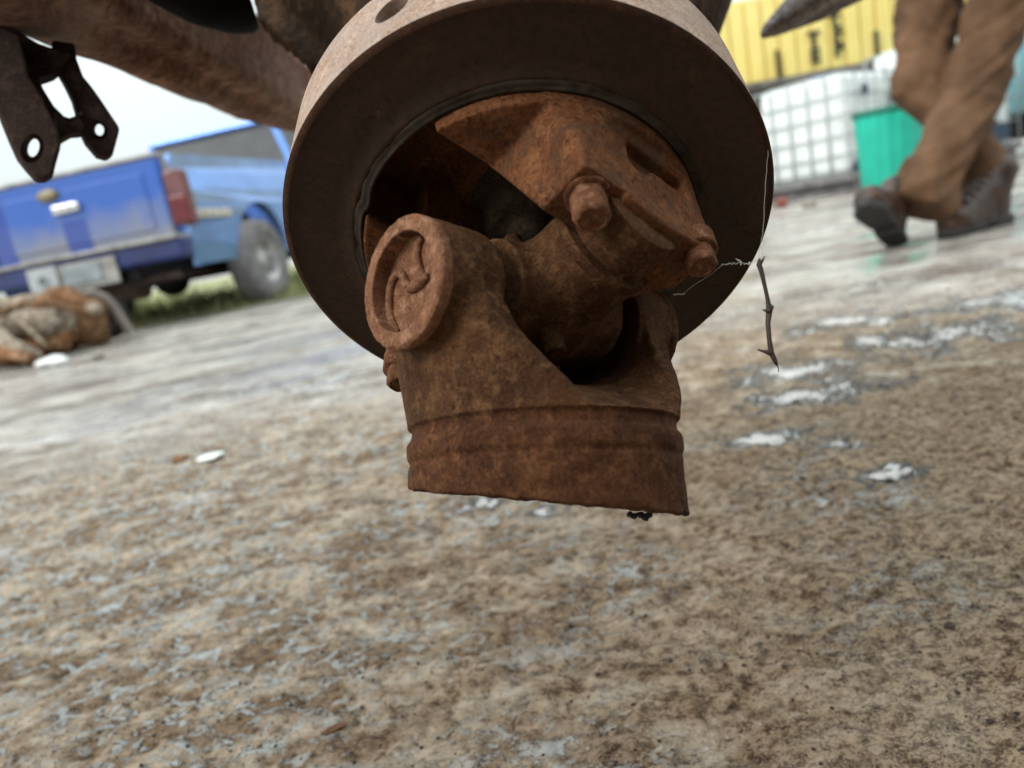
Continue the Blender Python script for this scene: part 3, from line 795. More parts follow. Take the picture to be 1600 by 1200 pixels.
# rusty torpedo-shaped beam coming in from the upper left, tip behind the flange
beam_a, beam_b = at(0, -110, .42), at(530, 203, 1.02)
beam = thing('axle_beam', 'long blurred rusty beam slanting down from the upper left corner', 'beam', loc=beam_a)
def f_beam(x, y, z):
    L = beam_b - beam_a; ln = L.length; Ld = L / ln
    s = x * Ld.x + y * Ld.y + z * Ld.z
    ux = UPV - Ld * UPV.dot(Ld); ux.normalize(); vx = Ld.cross(ux)
    a = x * ux.x + y * ux.y + z * ux.z; b = x * vx.x + y * vx.y + z * vx.z
    r = np.interp(s / ln, [-.3, 0, .2, .5, .7, .8, .9, 1.0, 1.03], [.054, .050, .046, .042, .034, .024, .014, .006, .001]).astype(np.float32)
    qa, qb = np.abs(a - r * .15) - r * .62, np.abs(b) - r * .60
    d = np.sqrt(np.maximum(qa, 0) ** 2 + np.maximum(qb, 0) ** 2) + np.minimum(np.maximum(qa, qb), 0) - r * .25
    pipe = np.sqrt((a + r * .72) ** 2 + (b * .75) ** 2) - r * .32
    d = smin(d, pipe, .003)
    return np.maximum(d, -s - .13)
L = beam_b - beam_a
lo = [min(0, L[i]) - .16 for i in range(3)]; hi = [max(0, L[i]) + .12 for i in range(3)]
me = sdf_mesh('beam_tube', f_beam, lo, hi, .0045, 1.0, rough=((.0022, .05),))
me_obj('beam_tube', me, M['rust_beam'], beam)
# black strut between beam and housing
stt = thing('black_strut', 'out of focus black strut between rusty beam and axle housing', 'strut', loc=at(320, 20, .5))
def strut():
    iw = Matrix.Translation(-Vector(stt.location))
    return [iw @ at(180, -150, .42), iw @ at(260, -75, .44), iw @ at(322, -18, .47), iw @ at(362, 16, .50), iw @ at(388, 36, .54), iw @ at(398, 42, .58)]
tube('strut_rod', strut(), [.034, .031, .024, .015, .007, .003], M['black_steel'], stt, 20)

# bracket with two drilled ears under the beam
brk = thing('eared_bracket', 'dark rusty bracket with two drilled ears hanging under the beam', 'bracket', loc=at(95, 130, .43))
nE = (Vector(cd(nv([.55, -.05, -.84]))))
def ear(pts, hole, w, h, depth, thick):
    o = outline3('ear', pts, depth, thick, M['rust_bracket'], brk, nrm=nE, bevel=.002, seg=2)
    iw = brk.matrix_world.inverted(); c = iw @ at(hole[0], hole[1], depth)
    hx_ = (at(hole[0] + 7, hole[1] - 3, depth + .02) - at(hole[0], hole[1], depth)).normalized()   # the drilling runs a little askew
    a = (RGT * .90 - UPV * .43); a = (a - hx_ * a.dot(hx_)).normalized(); b = hx_.cross(a).normalized()
    for k, (sw, sh, d0, d1) in enumerate(((w * 1.9, h * 1.5, -.03, .0035), (w, h, -.03, .06))):
        bm = bmesh.new()
        prism(bm, [(sw * math.cos(q * math.pi / 12), sh * math.sin(q * math.pi / 12)) for q in range(24)], d0, d1, lambda u, v, t: c + a * u + b * v + hx_ * t)
        bpy.context.view_layer.update()
        cut(o, bm)
    return o
bpy.context.view_layer.update()
ear([(-60, 20), (-60, 120), (-12, 150), (0, 182), (13, 214), (26, 243), (41, 262), (57, 279), (72, 279), (83, 271), (88, 249), (95, 225), (92, 205), (80, 180), (66, 150), (46, 118), (40, 90), (30, 50)], (50, 232), .0030, .0056, .425, .012)
ear([(80, 60), (86, 98), (93, 112), (103, 130), (113, 151), (120, 176), (121, 192), (134, 219), (152, 240), (169, 245), (178, 236), (188, 199), (172, 175), (156, 151), (143, 133), (130, 117), (120, 90), (118, 66)], (153, 204), .0028, .0036, .445, .012)
outline3('web', [(-60, 10), (-40, 90), (30, 150), (60, 168), (80, 186), (96, 200), (104, 190), (118, 186), (132, 180), (128, 170), (116, 186), (100, 180), (84, 164), (68, 138), (60, 120), (84, 112), (100, 100), (112, 84), (60, 66), (0, 30)], .438, .016, M['rust_bracket'], brk, nrm=nE, bevel=.003)
outline3('web', [(84, 170), (96, 184), (112, 190), (126, 180), (134, 200), (126, 205), (112, 206), (98, 214), (90, 222)], .436, .014, M['rust_bracket'], brk, nrm=nE, bevel=.003)

# grey spring blade, upper right
bl = thing('spring_blade', 'grey pointed steel blade in front of the yellow wall, top right', 'blade', loc=at(1270, 20, .85))
def f_blade(x, y, z):
    p0 = at(1192, 54, .84) - bl.location; p1 = at(1560, -170, .88) - bl.location
    L = p1 - p0; ln = L.length; Ld = L / ln
    s = (x - p0.x) * Ld.x + (y - p0.y) * Ld.y + (z - p0.z) * Ld.z
    ux = FWD - Ld * FWD.dot(Ld); ux.normalize(); vx = Ld.cross(ux)
    if vx.dot(UPV) < 0: vx = -vx
    a = (x - p0.x) * ux.x + (y - p0.y) * ux.y + (z - p0.z) * ux.z; b = (x - p0.x) * vx.x + (y - p0.y) * vx.y + (z - p0.z) * vx.z
    w = np.interp(s, [-.008, 0, .04, .10, .20, .32], [.001, .006, .017, .029, .040, .046]).astype(np.float32)
    c = np.interp(s, [0, .04, .10, .20, .32], [0, .003, .006, .009, .010]).astype(np.float32)
    d = np.sqrt((a * .55) ** 2 + (b - c) ** 2) - w
    d = smax(d, -(b - c) - w * .72, .004)
    d = smax(d, -s, .006)
    return smax(d, s - .31, .004)
me = sdf_mesh('blade_plate', f_blade, (-.16, -.12, -.10), (.30, .14, .26), .0035, 1.0, rough=((.001, .02),))
me_obj('blade_plate', me, M['grey_steel'], bl)

# twig dangling from spider silk beside the flange
tw = thing('twig', 'thin dark twig dangling beside the right edge of the flange', 'twig', loc=at(1195, 480, .262))
iw = Matrix.Translation(-Vector(tw.location))
D = .262
def tp(l): return [iw @ at(x, y, D + dz) for x, y, dz in l]
def px_r(v): return v * D / FPX
tube('stem', tp([(1187, 404, 0), (1186, 413, 0), (1190, 425, 0), (1195, 447, .0005), (1200, 470, .001), (1202, 486, .001), (1200, 505, .0005), (1202, 530, 0), (1205, 550, 0), (1210, 562, 0), (1214, 570, 0)]),
     [px_r(v) for v in (1.6, 4.2, 3.6, 3.0, 3.2, 5.0, 3.8, 3.6, 4.2, 4.0, 2.0)], M['twig'], tw, 10, sharp=False)
tube('bud', tp([(1188, 412, 0), (1192, 406, 0), (1195, 400, 0)]), [px_r(v) for v in (3, 1.8, .5)], M['twig'], tw, 8, sharp=False)
tube('bud', tp([(1203, 486, 0), (1196, 485, 0), (1191, 484, 0)]), [px_r(v) for v in (5, 2.5, .6)], M['twig'], tw, 8, sharp=False)
tube('bud', tp([(1206, 553, 0), (1198, 550, 0), (1190, 548, 0), (1184, 546, 0)]), [px_r(v) for v in (4.5, 3.2, 2.0, 1.4)], M['twig'], tw, 8, sharp=False)
tube('bud', tp([(1204, 476, 0), (1207, 480, 0), (1206, 486, 0)]), [px_r(v) for v in (2, 2.6, 1)], M['twig'], tw, 8, sharp=False)
tube('tip', tp([(1214, 570, 0), (1217, 577, 0), (1216, 581, 0)]), [px_r(v) for v in (1.2, .7, .9)], M['twig'], tw, 6, sharp=False)
cob = bmesh.new()
cl = at(1130, 412, .262)
def strand(bm, l, r, jit=0.0):
    P = []
    for (a, b) in zip(l, l[1:]):
        for s in range(8):
            q = [a[i] + (b[i] - a[i]) * s / 8 for i in range(3)]
            P.append(at(q[0] + random.uniform(-jit, jit), q[1] + random.uniform(-jit, jit), q[2]) - cl)
    P.append(at(*l[-1]) - cl)
    add_tube(bm, P, r, 5)
strand(cob, [(1128, 415, .258), (1150, 411, .259), (1172, 412, .261), (1188, 405, .262)], .00010, 2.0)
strand(cob, [(1128, 414, .258), (1112, 428, .261), (1085, 445, .266), (1066, 460, .270)], .00007, .5)
strand(cob, [(1187, 404, .262), (1192, 360, .264), (1196, 300, .268), (1200, 235, .274)], .00006, .8)
strand(cob, [(1150, 405, .259), (1158, 409, .259), (1157, 414, .259)], .00016, 1.0)
strand(cob, [(1164, 413, .26), (1172, 410, .26), (1170, 414, .26)], .00016, 1.0)
strand(cob, [(1052, 460, .27), (1070, 459, .27)], .0002, .8)
strand(cob, [(880, 44, .252), (885, 55, .252), (893, 63, .252)], .0001, .8)
strand(cob, [(640, 46, .262), (643, 56, .262), (652, 63, .262)], .0002, .8)
wb = bm_obj('cobweb', cob, M['web'], None); wb.location = cl
tag(wb, 'torn spider silk strands from flange edge to twig', 'cobweb', kind='stuff')

# ------------------------------------------------------------------ far yard: paint and materials
M['truck_blue'] = plain('truck_blue', (0.15, 0.30, 0.74), 0.26, 0.08, 3, metal=0.6, spec=0.8)
M['truck_side'] = plain('truck_side', (0.20, 0.36, 0.74), 0.22, 0.10, 3, metal=0.6, spec=0.8)
M['truck_navy'] = plain('truck_navy', (0.02, 0.035, 0.15), 0.4, 0.2, 4)
M['truck_dirty'] = None
def dirty_blue():
    t = NT('dirty_tailgate')
    sep = t.n('ShaderNodeSeparateXYZ'); t.l(t.co, sep.inputs[0])
    n = t.noise(3.5, 6, 0.6)
    v = t.math('ADD', sep.outputs[2], t.math('MULTIPLY', t.math('SUBTRACT', n, 0.5), 0.45))
    f = t.ramp(v, [(0.74, 1.0), (1.16, 0.0)])
    c = t.mix(t.math('MULTIPLY', f, 0.85), (0.035, 0.115, 0.45), (0.24, 0.24, 0.24))
    # wiped clean patches: left end, and under the handle
    x, z = sep.outputs[0], sep.outputs[2]
    p1 = t.math('LESS_THAN', x, -.60)
    p2 = t.math('MULTIPLY', t.math('MULTIPLY', t.math('LESS_THAN', x, .09), t.math('GREATER_THAN', x, -.13)), t.math('LESS_THAN', z, .93))
    c = t.mix(t.math('MULTIPLY', t.math('MAXIMUM', p1, p2), 0.85), c, (0.018, 0.055, 0.30))
    t.set('Base Color', c); t.set('Roughness', t.math('ADD', 0.30, t.math('MULTIPLY', f, 0.4)))
    return t.m
M['truck_dirty'] = dirty_blue()
M['cab_glass'] = plain('cab_glass', (0.075, 0.08, 0.085), 0.5, 0.1, 2, spec=0.3)
M['chrome'] = plain('chrome', (0.60, 0.60, 0.60), 0.25, 0.1, 8, metal=0.8)
M['pale_bumper'] = plain('pale_bumper', (0.36, 0.35, 0.33), 0.5, 0.25, 7)
M['red_lens'] = plain('red_lens', (0.15, 0.018, 0.024), 0.2, 0.2, 12)
M['pink_lens'] = plain('pink_lens', (0.17, 0.065, 0.07), 0.3, 0.2, 12)
M['tyre'] = plain('tyre', (0.20, 0.19, 0.195), 0.85, 0.2, 10)
M['rim_grey'] = plain('rim_grey', (0.44, 0.43, 0.43), 0.5, 0.3, 8, metal=0.3)
M['underbody'] = plain('underbody', (0.012, 0.011, 0.011), 0.8, 0.4, 6)
M['rusty_tube'] = plain('rusty_tube', (0.06, 0.035, 0.026), 0.8, 0.3, 8)
M['plate_white'] = plain('plate_white', (0.40, 0.43, 0.45), 0.5, 0.1, 10)
M['plate_grey'] = plain('plate_grey', (0.28, 0.32, 0.35), 0.5, 0.15, 10)
M['badge'] = plain('badge', (0.25, 0.21, 0.12), 0.5, 0.2, 20)
M['yellow'] = None
def yellow_wall():
    t = NT('yellow_paint')
    n = t.noise(1.2, 5, 0.6); st = t.noise(1.0, 6, 0.6, t.coord(sc=(5, 1, 0.25)))
    sep = t.n('ShaderNodeSeparateXYZ'); t.l(t.co, sep.inputs[0])
    c = t.mix(t.ramp(n, [(0.3, 0.0), (0.7, 1.0)]), (0.80, 0.62, 0.17), (0.90, 0.74, 0.27))
    left = t.ramp(t.math('ADD', sep.outputs[0], t.math('MULTIPLY', st, 0.6)), [(0.55, 1.0), (1.0, 0.12)])
    rs = t.ramp(st, [(0.46, 0.0), (0.60, 1.0)])
    c = t.mix(t.math('MULTIPLY', t.math('MULTIPLY', rs, left), 0.75), c, (0.50, 0.22, 0.05))
    t.set('Base Color', c); t.set('Roughness', 0.55)
    return t.m
M['yellow'] = yellow_wall()
M['chassis_grey'] = plain('chassis_grey', (0.20, 0.18, 0.165), 0.7, 0.25, 5)
M['letter_dark'] = plain('letter_dark', (0.035, 0.03, 0.015), 0.7, 0.1, 5)
M['tank_white'] = plain('tank_white', (0.82, 0.87, 0.87), 0.35, 0.06, 2.5)
M['cage'] = plain('cage', (0.42, 0.44, 0.44), 0.5, 0.15, 10, metal=0.3)
M['label_dark'] = plain('label_dark', (0.035, 0.055, 0.10), 0.6, 0.2, 6)
M['pallet'] = plain('pallet', (0.20, 0.19, 0.19), 0.7, 0.25, 8)
M['brick_red'] = plain('brick_red', (0.28, 0.085, 0.06), 0.8, 0.25, 9)
M['bin_green'] = plain('bin_green', (0.015, 0.52, 0.38), 0.4, 0.10, 3)
M['bin_rim'] = plain('bin_rim', (0.006, 0.16, 0.11), 0.5, 0.1, 5)
M['orange_strap'] = plain('orange_strap', (0.38, 0.15, 0.04), 0.7, 0.2, 10)
M['skin'] = plain('skin', (0.42, 0.22, 0.14), 0.5, 0.08, 12)
M['trouser'] = plain('trouser', (0.135, 0.073, 0.040), 0.85, 0.22, 7, bump=0.002, spec=0.2)
M['jacket'] = plain('jacket', (0.05, 0.055, 0.07), 0.85, 0.2, 8, spec=0.2)
M['boot'] = plain('boot', (0.050, 0.021, 0.011), 0.45, 0.35, 16, bump=0.001)
M['sole'] = plain('sole', (0.03, 0.027, 0.027), 0.7, 0.2, 16)
M['lace'] = plain('lace', (0.22, 0.20, 0.19), 0.7, 0.2, 30)
M['hair'] = plain('hair', (0.03, 0.02, 0.014), 0.7, 0.2, 60)
M['pale_blue'] = plain('pale_blue', (0.20, 0.47, 0.55), 0.3, 0.08, 2)
M['bark'] = rust('bark', (0.07, 0.035, 0.018), (0.20, 0.10, 0.05), (0.42, 0.27, 0.16), 0.10, bump=0.002, specks=0.05)
M['bark_orange'] = rust('bark_orange', (0.05, 0.022, 0.012), (0.26, 0.11, 0.045), (0.66, 0.44, 0.27), 0.10, bump=0.002, specks=0.05)
M['pale_wood'] = rust('pale_wood', (0.10, 0.065, 0.04), (0.34, 0.27, 0.20), (0.66, 0.60, 0.52), 0.10, bump=0.001, specks=0.05)
M['hose'] = plain('hose', (0.27, 0.235, 0.205), 0.6, 0.15, 6)
M['white_bit'] = plain('white_bit', (0.78, 0.80, 0.80), 0.5, 0.05, 20)
M['grass'] = plain('grass', (0.33, 0.34, 0.15), 0.7, 0.25, 2)
M['pebble'] = plain('pebble', (0.040, 0.026, 0.018), 0.9, 0.35, 300, bump=0.0006)
M['pebble_pale'] = plain('pebble_pale', (0.34, 0.31, 0.27), 0.8, 0.3, 200, bump=0.0006)

# ------------------------------------------------------------------ blue pickup
tr = thing('pickup_truck', 'old blue pickup truck seen from behind, tailgate dusty and dented', 'pickup truck', loc=(-2.775, 5.43, 0), rotz=-R(11))
tr.scale = (.9, .9, .9)
def side_profile():
    wy, wr, wz = 1.04, .46, .43
    arch = [(wy + wr * math.cos(a), wz + wr * math.sin(a)) for a in [math.pi * k / 12 for k in range(13)]]
    arch = [(y, max(z, .42)) for y, z in arch]
    return arch
def bed_side(sx):
    bm = bmesh.new()
    poly = [(0.0, .42), (0.0, .52), (.02, 1.22), (.05, 1.27), (2.05, 1.30), (2.10, 1.28), (2.10, .42)] + side_profile()
    prism(bm, poly, .86 * sx, .955 * sx, lambda u, v, h: Vector((h, u, v)))
    for z in (.62, .75, .88, 1.0, 1.08, 1.15, 1.20, 1.24):
        bmesh.ops.bisect_plane(bm, geom=bm.verts[:] + bm.edges[:] + bm.faces[:], plane_co=(0, 0, z), plane_no=(0, 0, 1))
    for v in bm.verts:
        if abs(v.co.x) > .92:
            z = v.co.z; v.co.x = sx * (float(np.interp(z, [.42, .62, .88, 1.0, 1.15, 1.28], [.90, .945, .960, .950, .905, .84])) - .05 * max(0, .10 - v.co.y) / .10)
    return bm_obj('bed_side', bm, M['truck_side'], tr)
for s in (1, -1):
    bs = bed_side(s)
    bm = bmesh.new(); prism(bm, [(1.04 + .50 * math.cos(a), .43 + .49 * math.sin(a)) for a in [math.pi * k / 16 for k in range(17)]], .62 * s, .68 * s, lambda u, v, h: Vector((h, u, v)))
    bm_obj('wheel_well', bm, M['underbody'], tr)
    box('side_trim', (.968 * s, .28, .80), (.03, .50, .075), M['chrome'], bs, .01)
    bm = bmesh.new(); prism(bm, [(.80, .74), (.80, 1.13), (.90, 1.15), (.965, 1.13), (.975, .74), (.9, .72)], -.03, .05, lambda u, v, h: Vector((u * s, h, v)))
    tl = bm_obj('tail_light', bm, M['pink_lens'], tr, bevel=.015)
    box('brake_lens', (.88 * s, -.028, .85), (.15, .03, .20), M['red_lens'], tl, .01)
tg = box('tailgate', (0, 0, .93), (1.58, .07, .66), M['truck_dirty'], tr, .02)
box('dent_panel', (0, -.038, .95), (1.30, .012, .42), M['truck_dirty'], tg, .004)
box('gate_lip', (0, .0, 1.272), (1.60, .10, .03), M['pale_bumper'], tg, .01)
hd = box('gate_handle', (-.04, -.060, 1.02), (.24, .03, .07), M['chrome'], tg, .012)
bm = bmesh.new(); lathe(bm, [(.001, -.02), (.075, -.015), (.08, 0), (.001, .002)], 32, axis='Y'); 
for v in bm.verts: v.co = Vector((v.co.x * 1.25 - .17, v.co.y - .045, v.co.z * .62 + 1.14))
bm_obj('badge', bm, M['badge'], tg, smooth=True)
bp = box('bumper', (0, -.13, .57), (1.86, .16, .16), M['truck_navy'], tr, .03)
box('step_pad', (0, -.14, .655), (1.84, .19, .03), M['pale_bumper'], bp, .01)
box('bumper_face', (0, -.225, .50), (.74, .02, .20), M['pale_bumper'], bp, .008)
box('number_plate', (-.10 + .18, -.242, .51), (.32, .012, .13), M['plate_grey'], bp, .004)
wp = box('sign_plate', (-.26, -.246, .51), (.26, .012, .20), M['plate_white'], bp, .03)
bm = bmesh.new(); lathe(bm, [(.045, 0), (.05, -.006), (.03, -.008), (.03, 0)], 24, axis='Y', c=(-.26, -.252, .51)); bm_obj('plate_mark', bm, M['plate_grey'], wp)
box('bed_floor', (0, 1.05, .62), (1.22, 2.04, .06), M['underbody'], tr)
box('bed_front', (0, 2.06, .97), (1.66, .06, .62), M['truck_blue'], tr)
for sx in (-.42, .42): box('frame_rail', (sx, 2.0, .46), (.10, 4.3, .14), M['underbody'], tr)
tube('axle', [(-.80, 1.04, .36), (.80, 1.04, .36)], .05, M['underbody'], tr)
bm = bmesh.new(); bmesh.ops.create_uvsphere(bm, u_segments=20, v_segments=12, radius=.16)
for v in bm.verts: v.co += Vector((0, .95, .36))
bm_obj('differential', bm, M['underbody'], tr, smooth=True)
tube('exhaust', [(.25, -.05, .36), (.45, .5, .38), (.5, 2.5, .38)], .035, M['rusty_tube'], tr)
tube('silencer', [(.30, .12, .34), (-.45, .12, .34)], .10, M['rusty_tube'], tr, 16)
tube('tow_bar', [(-.75, -.05, .38), (.75, -.05, .38)], .03, M['rusty_tube'], tr)
def wheel(x, y):
    s = 1 if x > 0 else -1
    bm = bmesh.new()
    lathe(bm, [(.20, -.10), (.26, -.115), (.33, -.12), (.362, -.10), (.372, -.05), (.372, .05), (.362, .10), (.33, .12), (.26, .115), (.20, .10)], 48, axis='X', closed=True)
    w = bm_obj('tyre', bm, M['tyre'], tr, smooth=True); w.location = (x, y, .372)
    bm = bmesh.new()
    lathe(bm, [(.001, -.05), (.21, -.05), (.212, .098), (.205, .104), (.192, .10), (.180, .045), (.12, .03), (.08, .06), (.06, .075), (.001, .078)], 40, axis='X')
    r_ = bm_obj('rim', bm, M['rim_grey'], w, smooth=True)
    bm = bmesh.new()
    for k in range(8):
        a = k * math.pi / 4
        g = bmesh.ops.create_uvsphere(bm, u_segments=8, v_segments=6, radius=.026)['verts']
        for v in g: v.co = Vector((v.co.x * .4 + .035, v.co.y + .155 * math.cos(a), v.co.z + .155 * math.sin(a)))
    h = bm_obj('rim_openings', bm, M['underbody'], w, smooth=True); h['kind'] = 'stuff'
    if s < 0: w.rotation_euler = (0, 0, math.pi)
for x in (-.84, .84):
    for y in (1.04, 4.05): wheel(x, y)
# cab: lower shell, doors, roof on pillars, panes
bm = bmesh.new(); prism(bm, [(2.14, .40), (2.14, 1.28), (3.60, 1.28), (3.64, .40)], -.93, .93, lambda u, v, h: Vector((h, u, v)))
bm_obj('cab', bm, M['truck_side'], tr, bevel=.05, seg=3)
def qp(name, pts, th, mat, par, bev=.0):
    P = [Vector(p) for p in pts]; n = (P[1] - P[0]).cross(P[2] - P[0]).normalized()
    bm = bmesh.new(); a = [bm.verts.new(p) for p in P]; b = [bm.verts.new(p - n * th) for p in P]
    bm.faces.new(a); bm.faces.new(b[::-1])
    for i in range(len(a)):
        j = (i + 1) % len(a); bm.faces.new((a[i], b[i], b[j], a[j]))
    return bm_obj(name, bm, mat, par, bevel=bev)
rf = box('roof', (0, 2.85, 1.765), (1.42, 1.15, .06), M['truck_blue'], tr, .028)
for s in (1, -1):
    for (y0, y1) in ((2.16, 2.32), (2.95, 2.93), (3.72, 3.38)):
        tube('pillar', [(.88 * s, y0, 1.26), (.695 * s, y1, 1.75)], .038, M['truck_blue'], tr, 8)
    qp('side_window', [(.865 * s, 2.22, 1.28), (.70 * s, 2.34, 1.74), (.70 * s, 3.36, 1.74), (.865 * s, 3.68, 1.28)], .012, M['cab_glass'], tr)
    dr = box('door', (.935 * s, 3.05, .86), (.02, 1.05, .80), M['truck_blue'], tr, .008)
    box('door_handle', (.955 * s, 2.66, 1.10), (.03, .16, .035), M['chrome'], dr, .008)
    mr = box('wing_mirror', (1.03 * s, 3.52, 1.33), (.18, .08, .20), M['truck_blue'], tr, .03)
qp('rear_window', [(-.84, 2.17, 1.28), (.84, 2.17, 1.28), (.68, 2.31, 1.74), (-.68, 2.31, 1.74)], .012, M['cab_glass'], tr)
qp('windscreen', [(-.84, 3.72, 1.26), (.84, 3.72, 1.26), (.68, 3.40, 1.74), (-.68, 3.40, 1.74)], .012, M['cab_glass'], tr)
bm = bmesh.new(); wy = 4.05; arch = [(wy + .43 * math.cos(a), .36 + .43 * math.sin(a)) for a in [math.pi * k / 12 for k in range(12, -1, -1)]]
prism(bm, [(3.645, .42), (3.645, 1.24), (4.7, 1.10), (4.95, .95), (4.98, .42)] + [(y, max(z, .42)) for y, z in arch[::-1]], -.92, .92, lambda u, v, h: Vector((h, u, v)))
bm_obj('bonnet', bm, M['truck_blue'], tr, bevel=.03)

# ------------------------------------------------------------------ scrap heap at the left edge
def rod(name, label, cat, p0, p1, r0, r1, mat, group=None, hollow=False, seed=0, seg=14, rings=10):
    p0, p1 = Vector(p0), Vector(p1)
    o = thing(name, label, cat, loc=p0, group=group)
    bm = bmesh.new(); L = p1 - p0; ax = L.normalized()
    a = ax.orthogonal().normalized(); b = ax.cross(a)
    rr = []
    for i in range(rings + 1):
        t = i / rings; r = r0 + (r1 - r0) * t
        ring = []
        for k in range(seg):
            q = 2 * math.pi * k / seg
            d = a * math.cos(q) + b * math.sin(q)
            e = 1 + .28 * mnoise.noise(Vector((math.cos(q) * 1.3 + seed * 5, math.sin(q) * 1.3, t * 4)))
            ring.append(bm.verts.new(L * t + d * r * e))
        rr.append(ring)
    for u, v in zip(rr, rr[1:]):
        for k in range(seg): bm.faces.new((u[k], u[(k + 1) % seg], v[(k + 1) % seg], v[k]))
    c0 = bm.verts.new(L * -.01 + a * 0); 
    for k in range(seg): bm.faces.new((rr[0][(k + 1) % seg], rr[0][k], c0))
    c1 = bm.verts.new(L * 1.01)
    for k in range(seg): bm.faces.new((rr[-1][k], rr[-1][(k + 1) % seg], c1))
    bm_obj('round', bm, mat, o, smooth=True)
    return o
def dp(px, py, d): return at(px, py, d)
D0 = 4.3
rod('log', 'pale grey split log slanting down at the front of the left heap', 'log', dp(-60, 495, 4.1), dp(52, 562, 3.95), .060, .050, M['pale_wood'], seed=1)
rod('log', 'thick tan log lying across the middle of the left heap', 'log', dp(-40, 508, 4.35), dp(90, 502, 4.30), .075, .075, M['pale_wood'], seed=2)
rod('log', 'orange brown log end poking out under the round drum', 'log', dp(10, 512, 4.5), dp(96, 506, 4.35), .070, .062, M['bark_orange'], seed=3)
rod('log', 'reddish short log at the bottom of the left heap', 'log', dp(52, 534, 4.45), dp(100, 530, 4.35), .068, .060, M['bark_orange'], seed=4)
rod('log', 'dark split log in the gap below the drum', 'log', dp(60, 545, 4.5), dp(128, 520, 4.55), .06, .07, M['bark'], seed=5)
rod('log', 'grey weathered plank end on top of the left heap', 'log', dp(-50, 484, 4.5), dp(62, 472, 4.5), .055, .050, M['pale_wood'], seed=6)
rod('log', 'orange stick on the ground at the left frame edge', 'log', dp(-50, 540, 4.0), dp(48, 560, 3.9), .040, .032, M['bark_orange'], seed=7)
rod('log', 'dark rotten log under the orange stick at the left edge', 'log', dp(-60, 560, 4.2), dp(30, 560, 4.1), .05, .05, M['bark'], seed=8)
for i, (a, b, r0, l, m) in enumerate(((( -20, 500, 4.2), (44, 470, 4.3), .018, 'thin orange stick crossing the top log of the heap', 'bark_orange'),
        ((20, 492, 4.15), (72, 540, 4.05), .016, 'thin grey stick leaning down the front of the heap', 'pale_wood'),
        ((64, 470, 4.3), (122, 486, 4.3), .020, 'brown curved stick beside the round drum', 'bark'),
        ((-30, 524, 4.0), (66, 574, 3.9), .014, 'thin dark stick touching the ground at the front of the heap', 'bark'))):
    rod('stick', l, 'stick', dp(*a), dp(*b), r0, r0 * .7, M[m], seed=20 + i, seg=9)
# round rusty drum resting on the heap
dm = thing('brake_drum', 'round rusty drum with pale face on top of the left heap', 'drum', loc=dp(98, 492, 4.45))
bm = bmesh.new(); lathe(bm, [(.02, -.10), (.10, -.11), (.155, -.09), (.165, -.02), (.165, .08), (.14, .09), (.12, .06), (.03, .05)], 40, axis='Y')
bm_obj('shell', bm, M['bark_orange'], dm, smooth=True); dm.rotation_euler = (R(8), R(-10), R(20))
bm = bmesh.new(); lathe(bm, [(.01, -.125), (.07, -.125), (.095, -.108)], 32, axis='Y'); bm_obj('hub_face', bm, M['pale_wood'], dm, smooth=True)
dd = thing('rusty_cylinder', 'brown upright round casting at the right end of the left heap', 'casting', loc=dp(140, 502, 4.5))
bm = bmesh.new(); lathe(bm, [(.06, -.14), (.10, -.13), (.105, .08), (.085, .13), (.04, .14)], 32, axis='Z'); bm_obj('body', bm, M['bark'], dd, smooth=True)
dd.rotation_euler = (R(10), R(12), 0)
for p, l in ((dp(146, 482, 4.4), 'small dull pink lump beside the round casting'), ):
    o = thing('lump', l, 'lump', loc=p); bm = bmesh.new(); bmesh.ops.create_icosphere(bm, subdivisions=3, radius=.045)
    for v in bm.verts: v.co *= 1 + .3 * mnoise.noise(v.co * 20)
    bm_obj('stone_body', bm, M['pale_wood'], o, smooth=True)
hs = thing('bent_hose', 'thick grey hose arching from the left heap down to the ground', 'hose', loc=dp(170, 480, 4.6))
iw = Matrix.Translation(-Vector(hs.location))
tube('hose_body', [iw @ dp(*q) for q in ((118, 470, 4.5), (130, 460, 4.52), (146, 457, 4.55), (164, 465, 4.6), (180, 483, 4.65), (192, 503, 4.7), (203, 520, 4.75))], [.024, .026, .027, .028, .028, .030, .032], M['hose'], hs, 12)
ot = thing('filler_tyre', 'black tyre shape filling the dark hollow under the arching hose', 'tyre', loc=dp(166, 497, 4.72))
bm = bmesh.new(); lathe(bm, [(.06, -.05), (.115, -.06), (.135, -.03), (.135, .03), (.115, .06), (.06, .05)], 40, axis='Y', closed=True)
bm_obj('carcass', bm, M['soot'], ot, smooth=True)  # tyre shape added to darken the hollow under the hose
bm = bmesh.new(); lathe(bm, [(.001, .0), (.062, .0), (.062, .02), (.001, .02)], 24, axis='Y'); bm_obj('wheel_disc', bm, M['soot'], ot)
# heap bedding so that the logs rest on something
bm = bmesh.new(); bmesh.ops.create_icosphere(bm, subdivisions=4, radius=1)
for v in bm.verts:
    n = mnoise.noise(v.co * 3); v.co = Vector((v.co.x * .66, v.co.y * .30, max(v.co.z, -.1) * .16)) * (1 + n * .4)
hb = bm_obj('debris_heap', bm, M['bark'], None, smooth=False); hb.location = (gnd(40, 560).x - .30, 4.62, 0.0)
tag(hb, 'dark rubble bed under the logs at the left', kind='stuff')
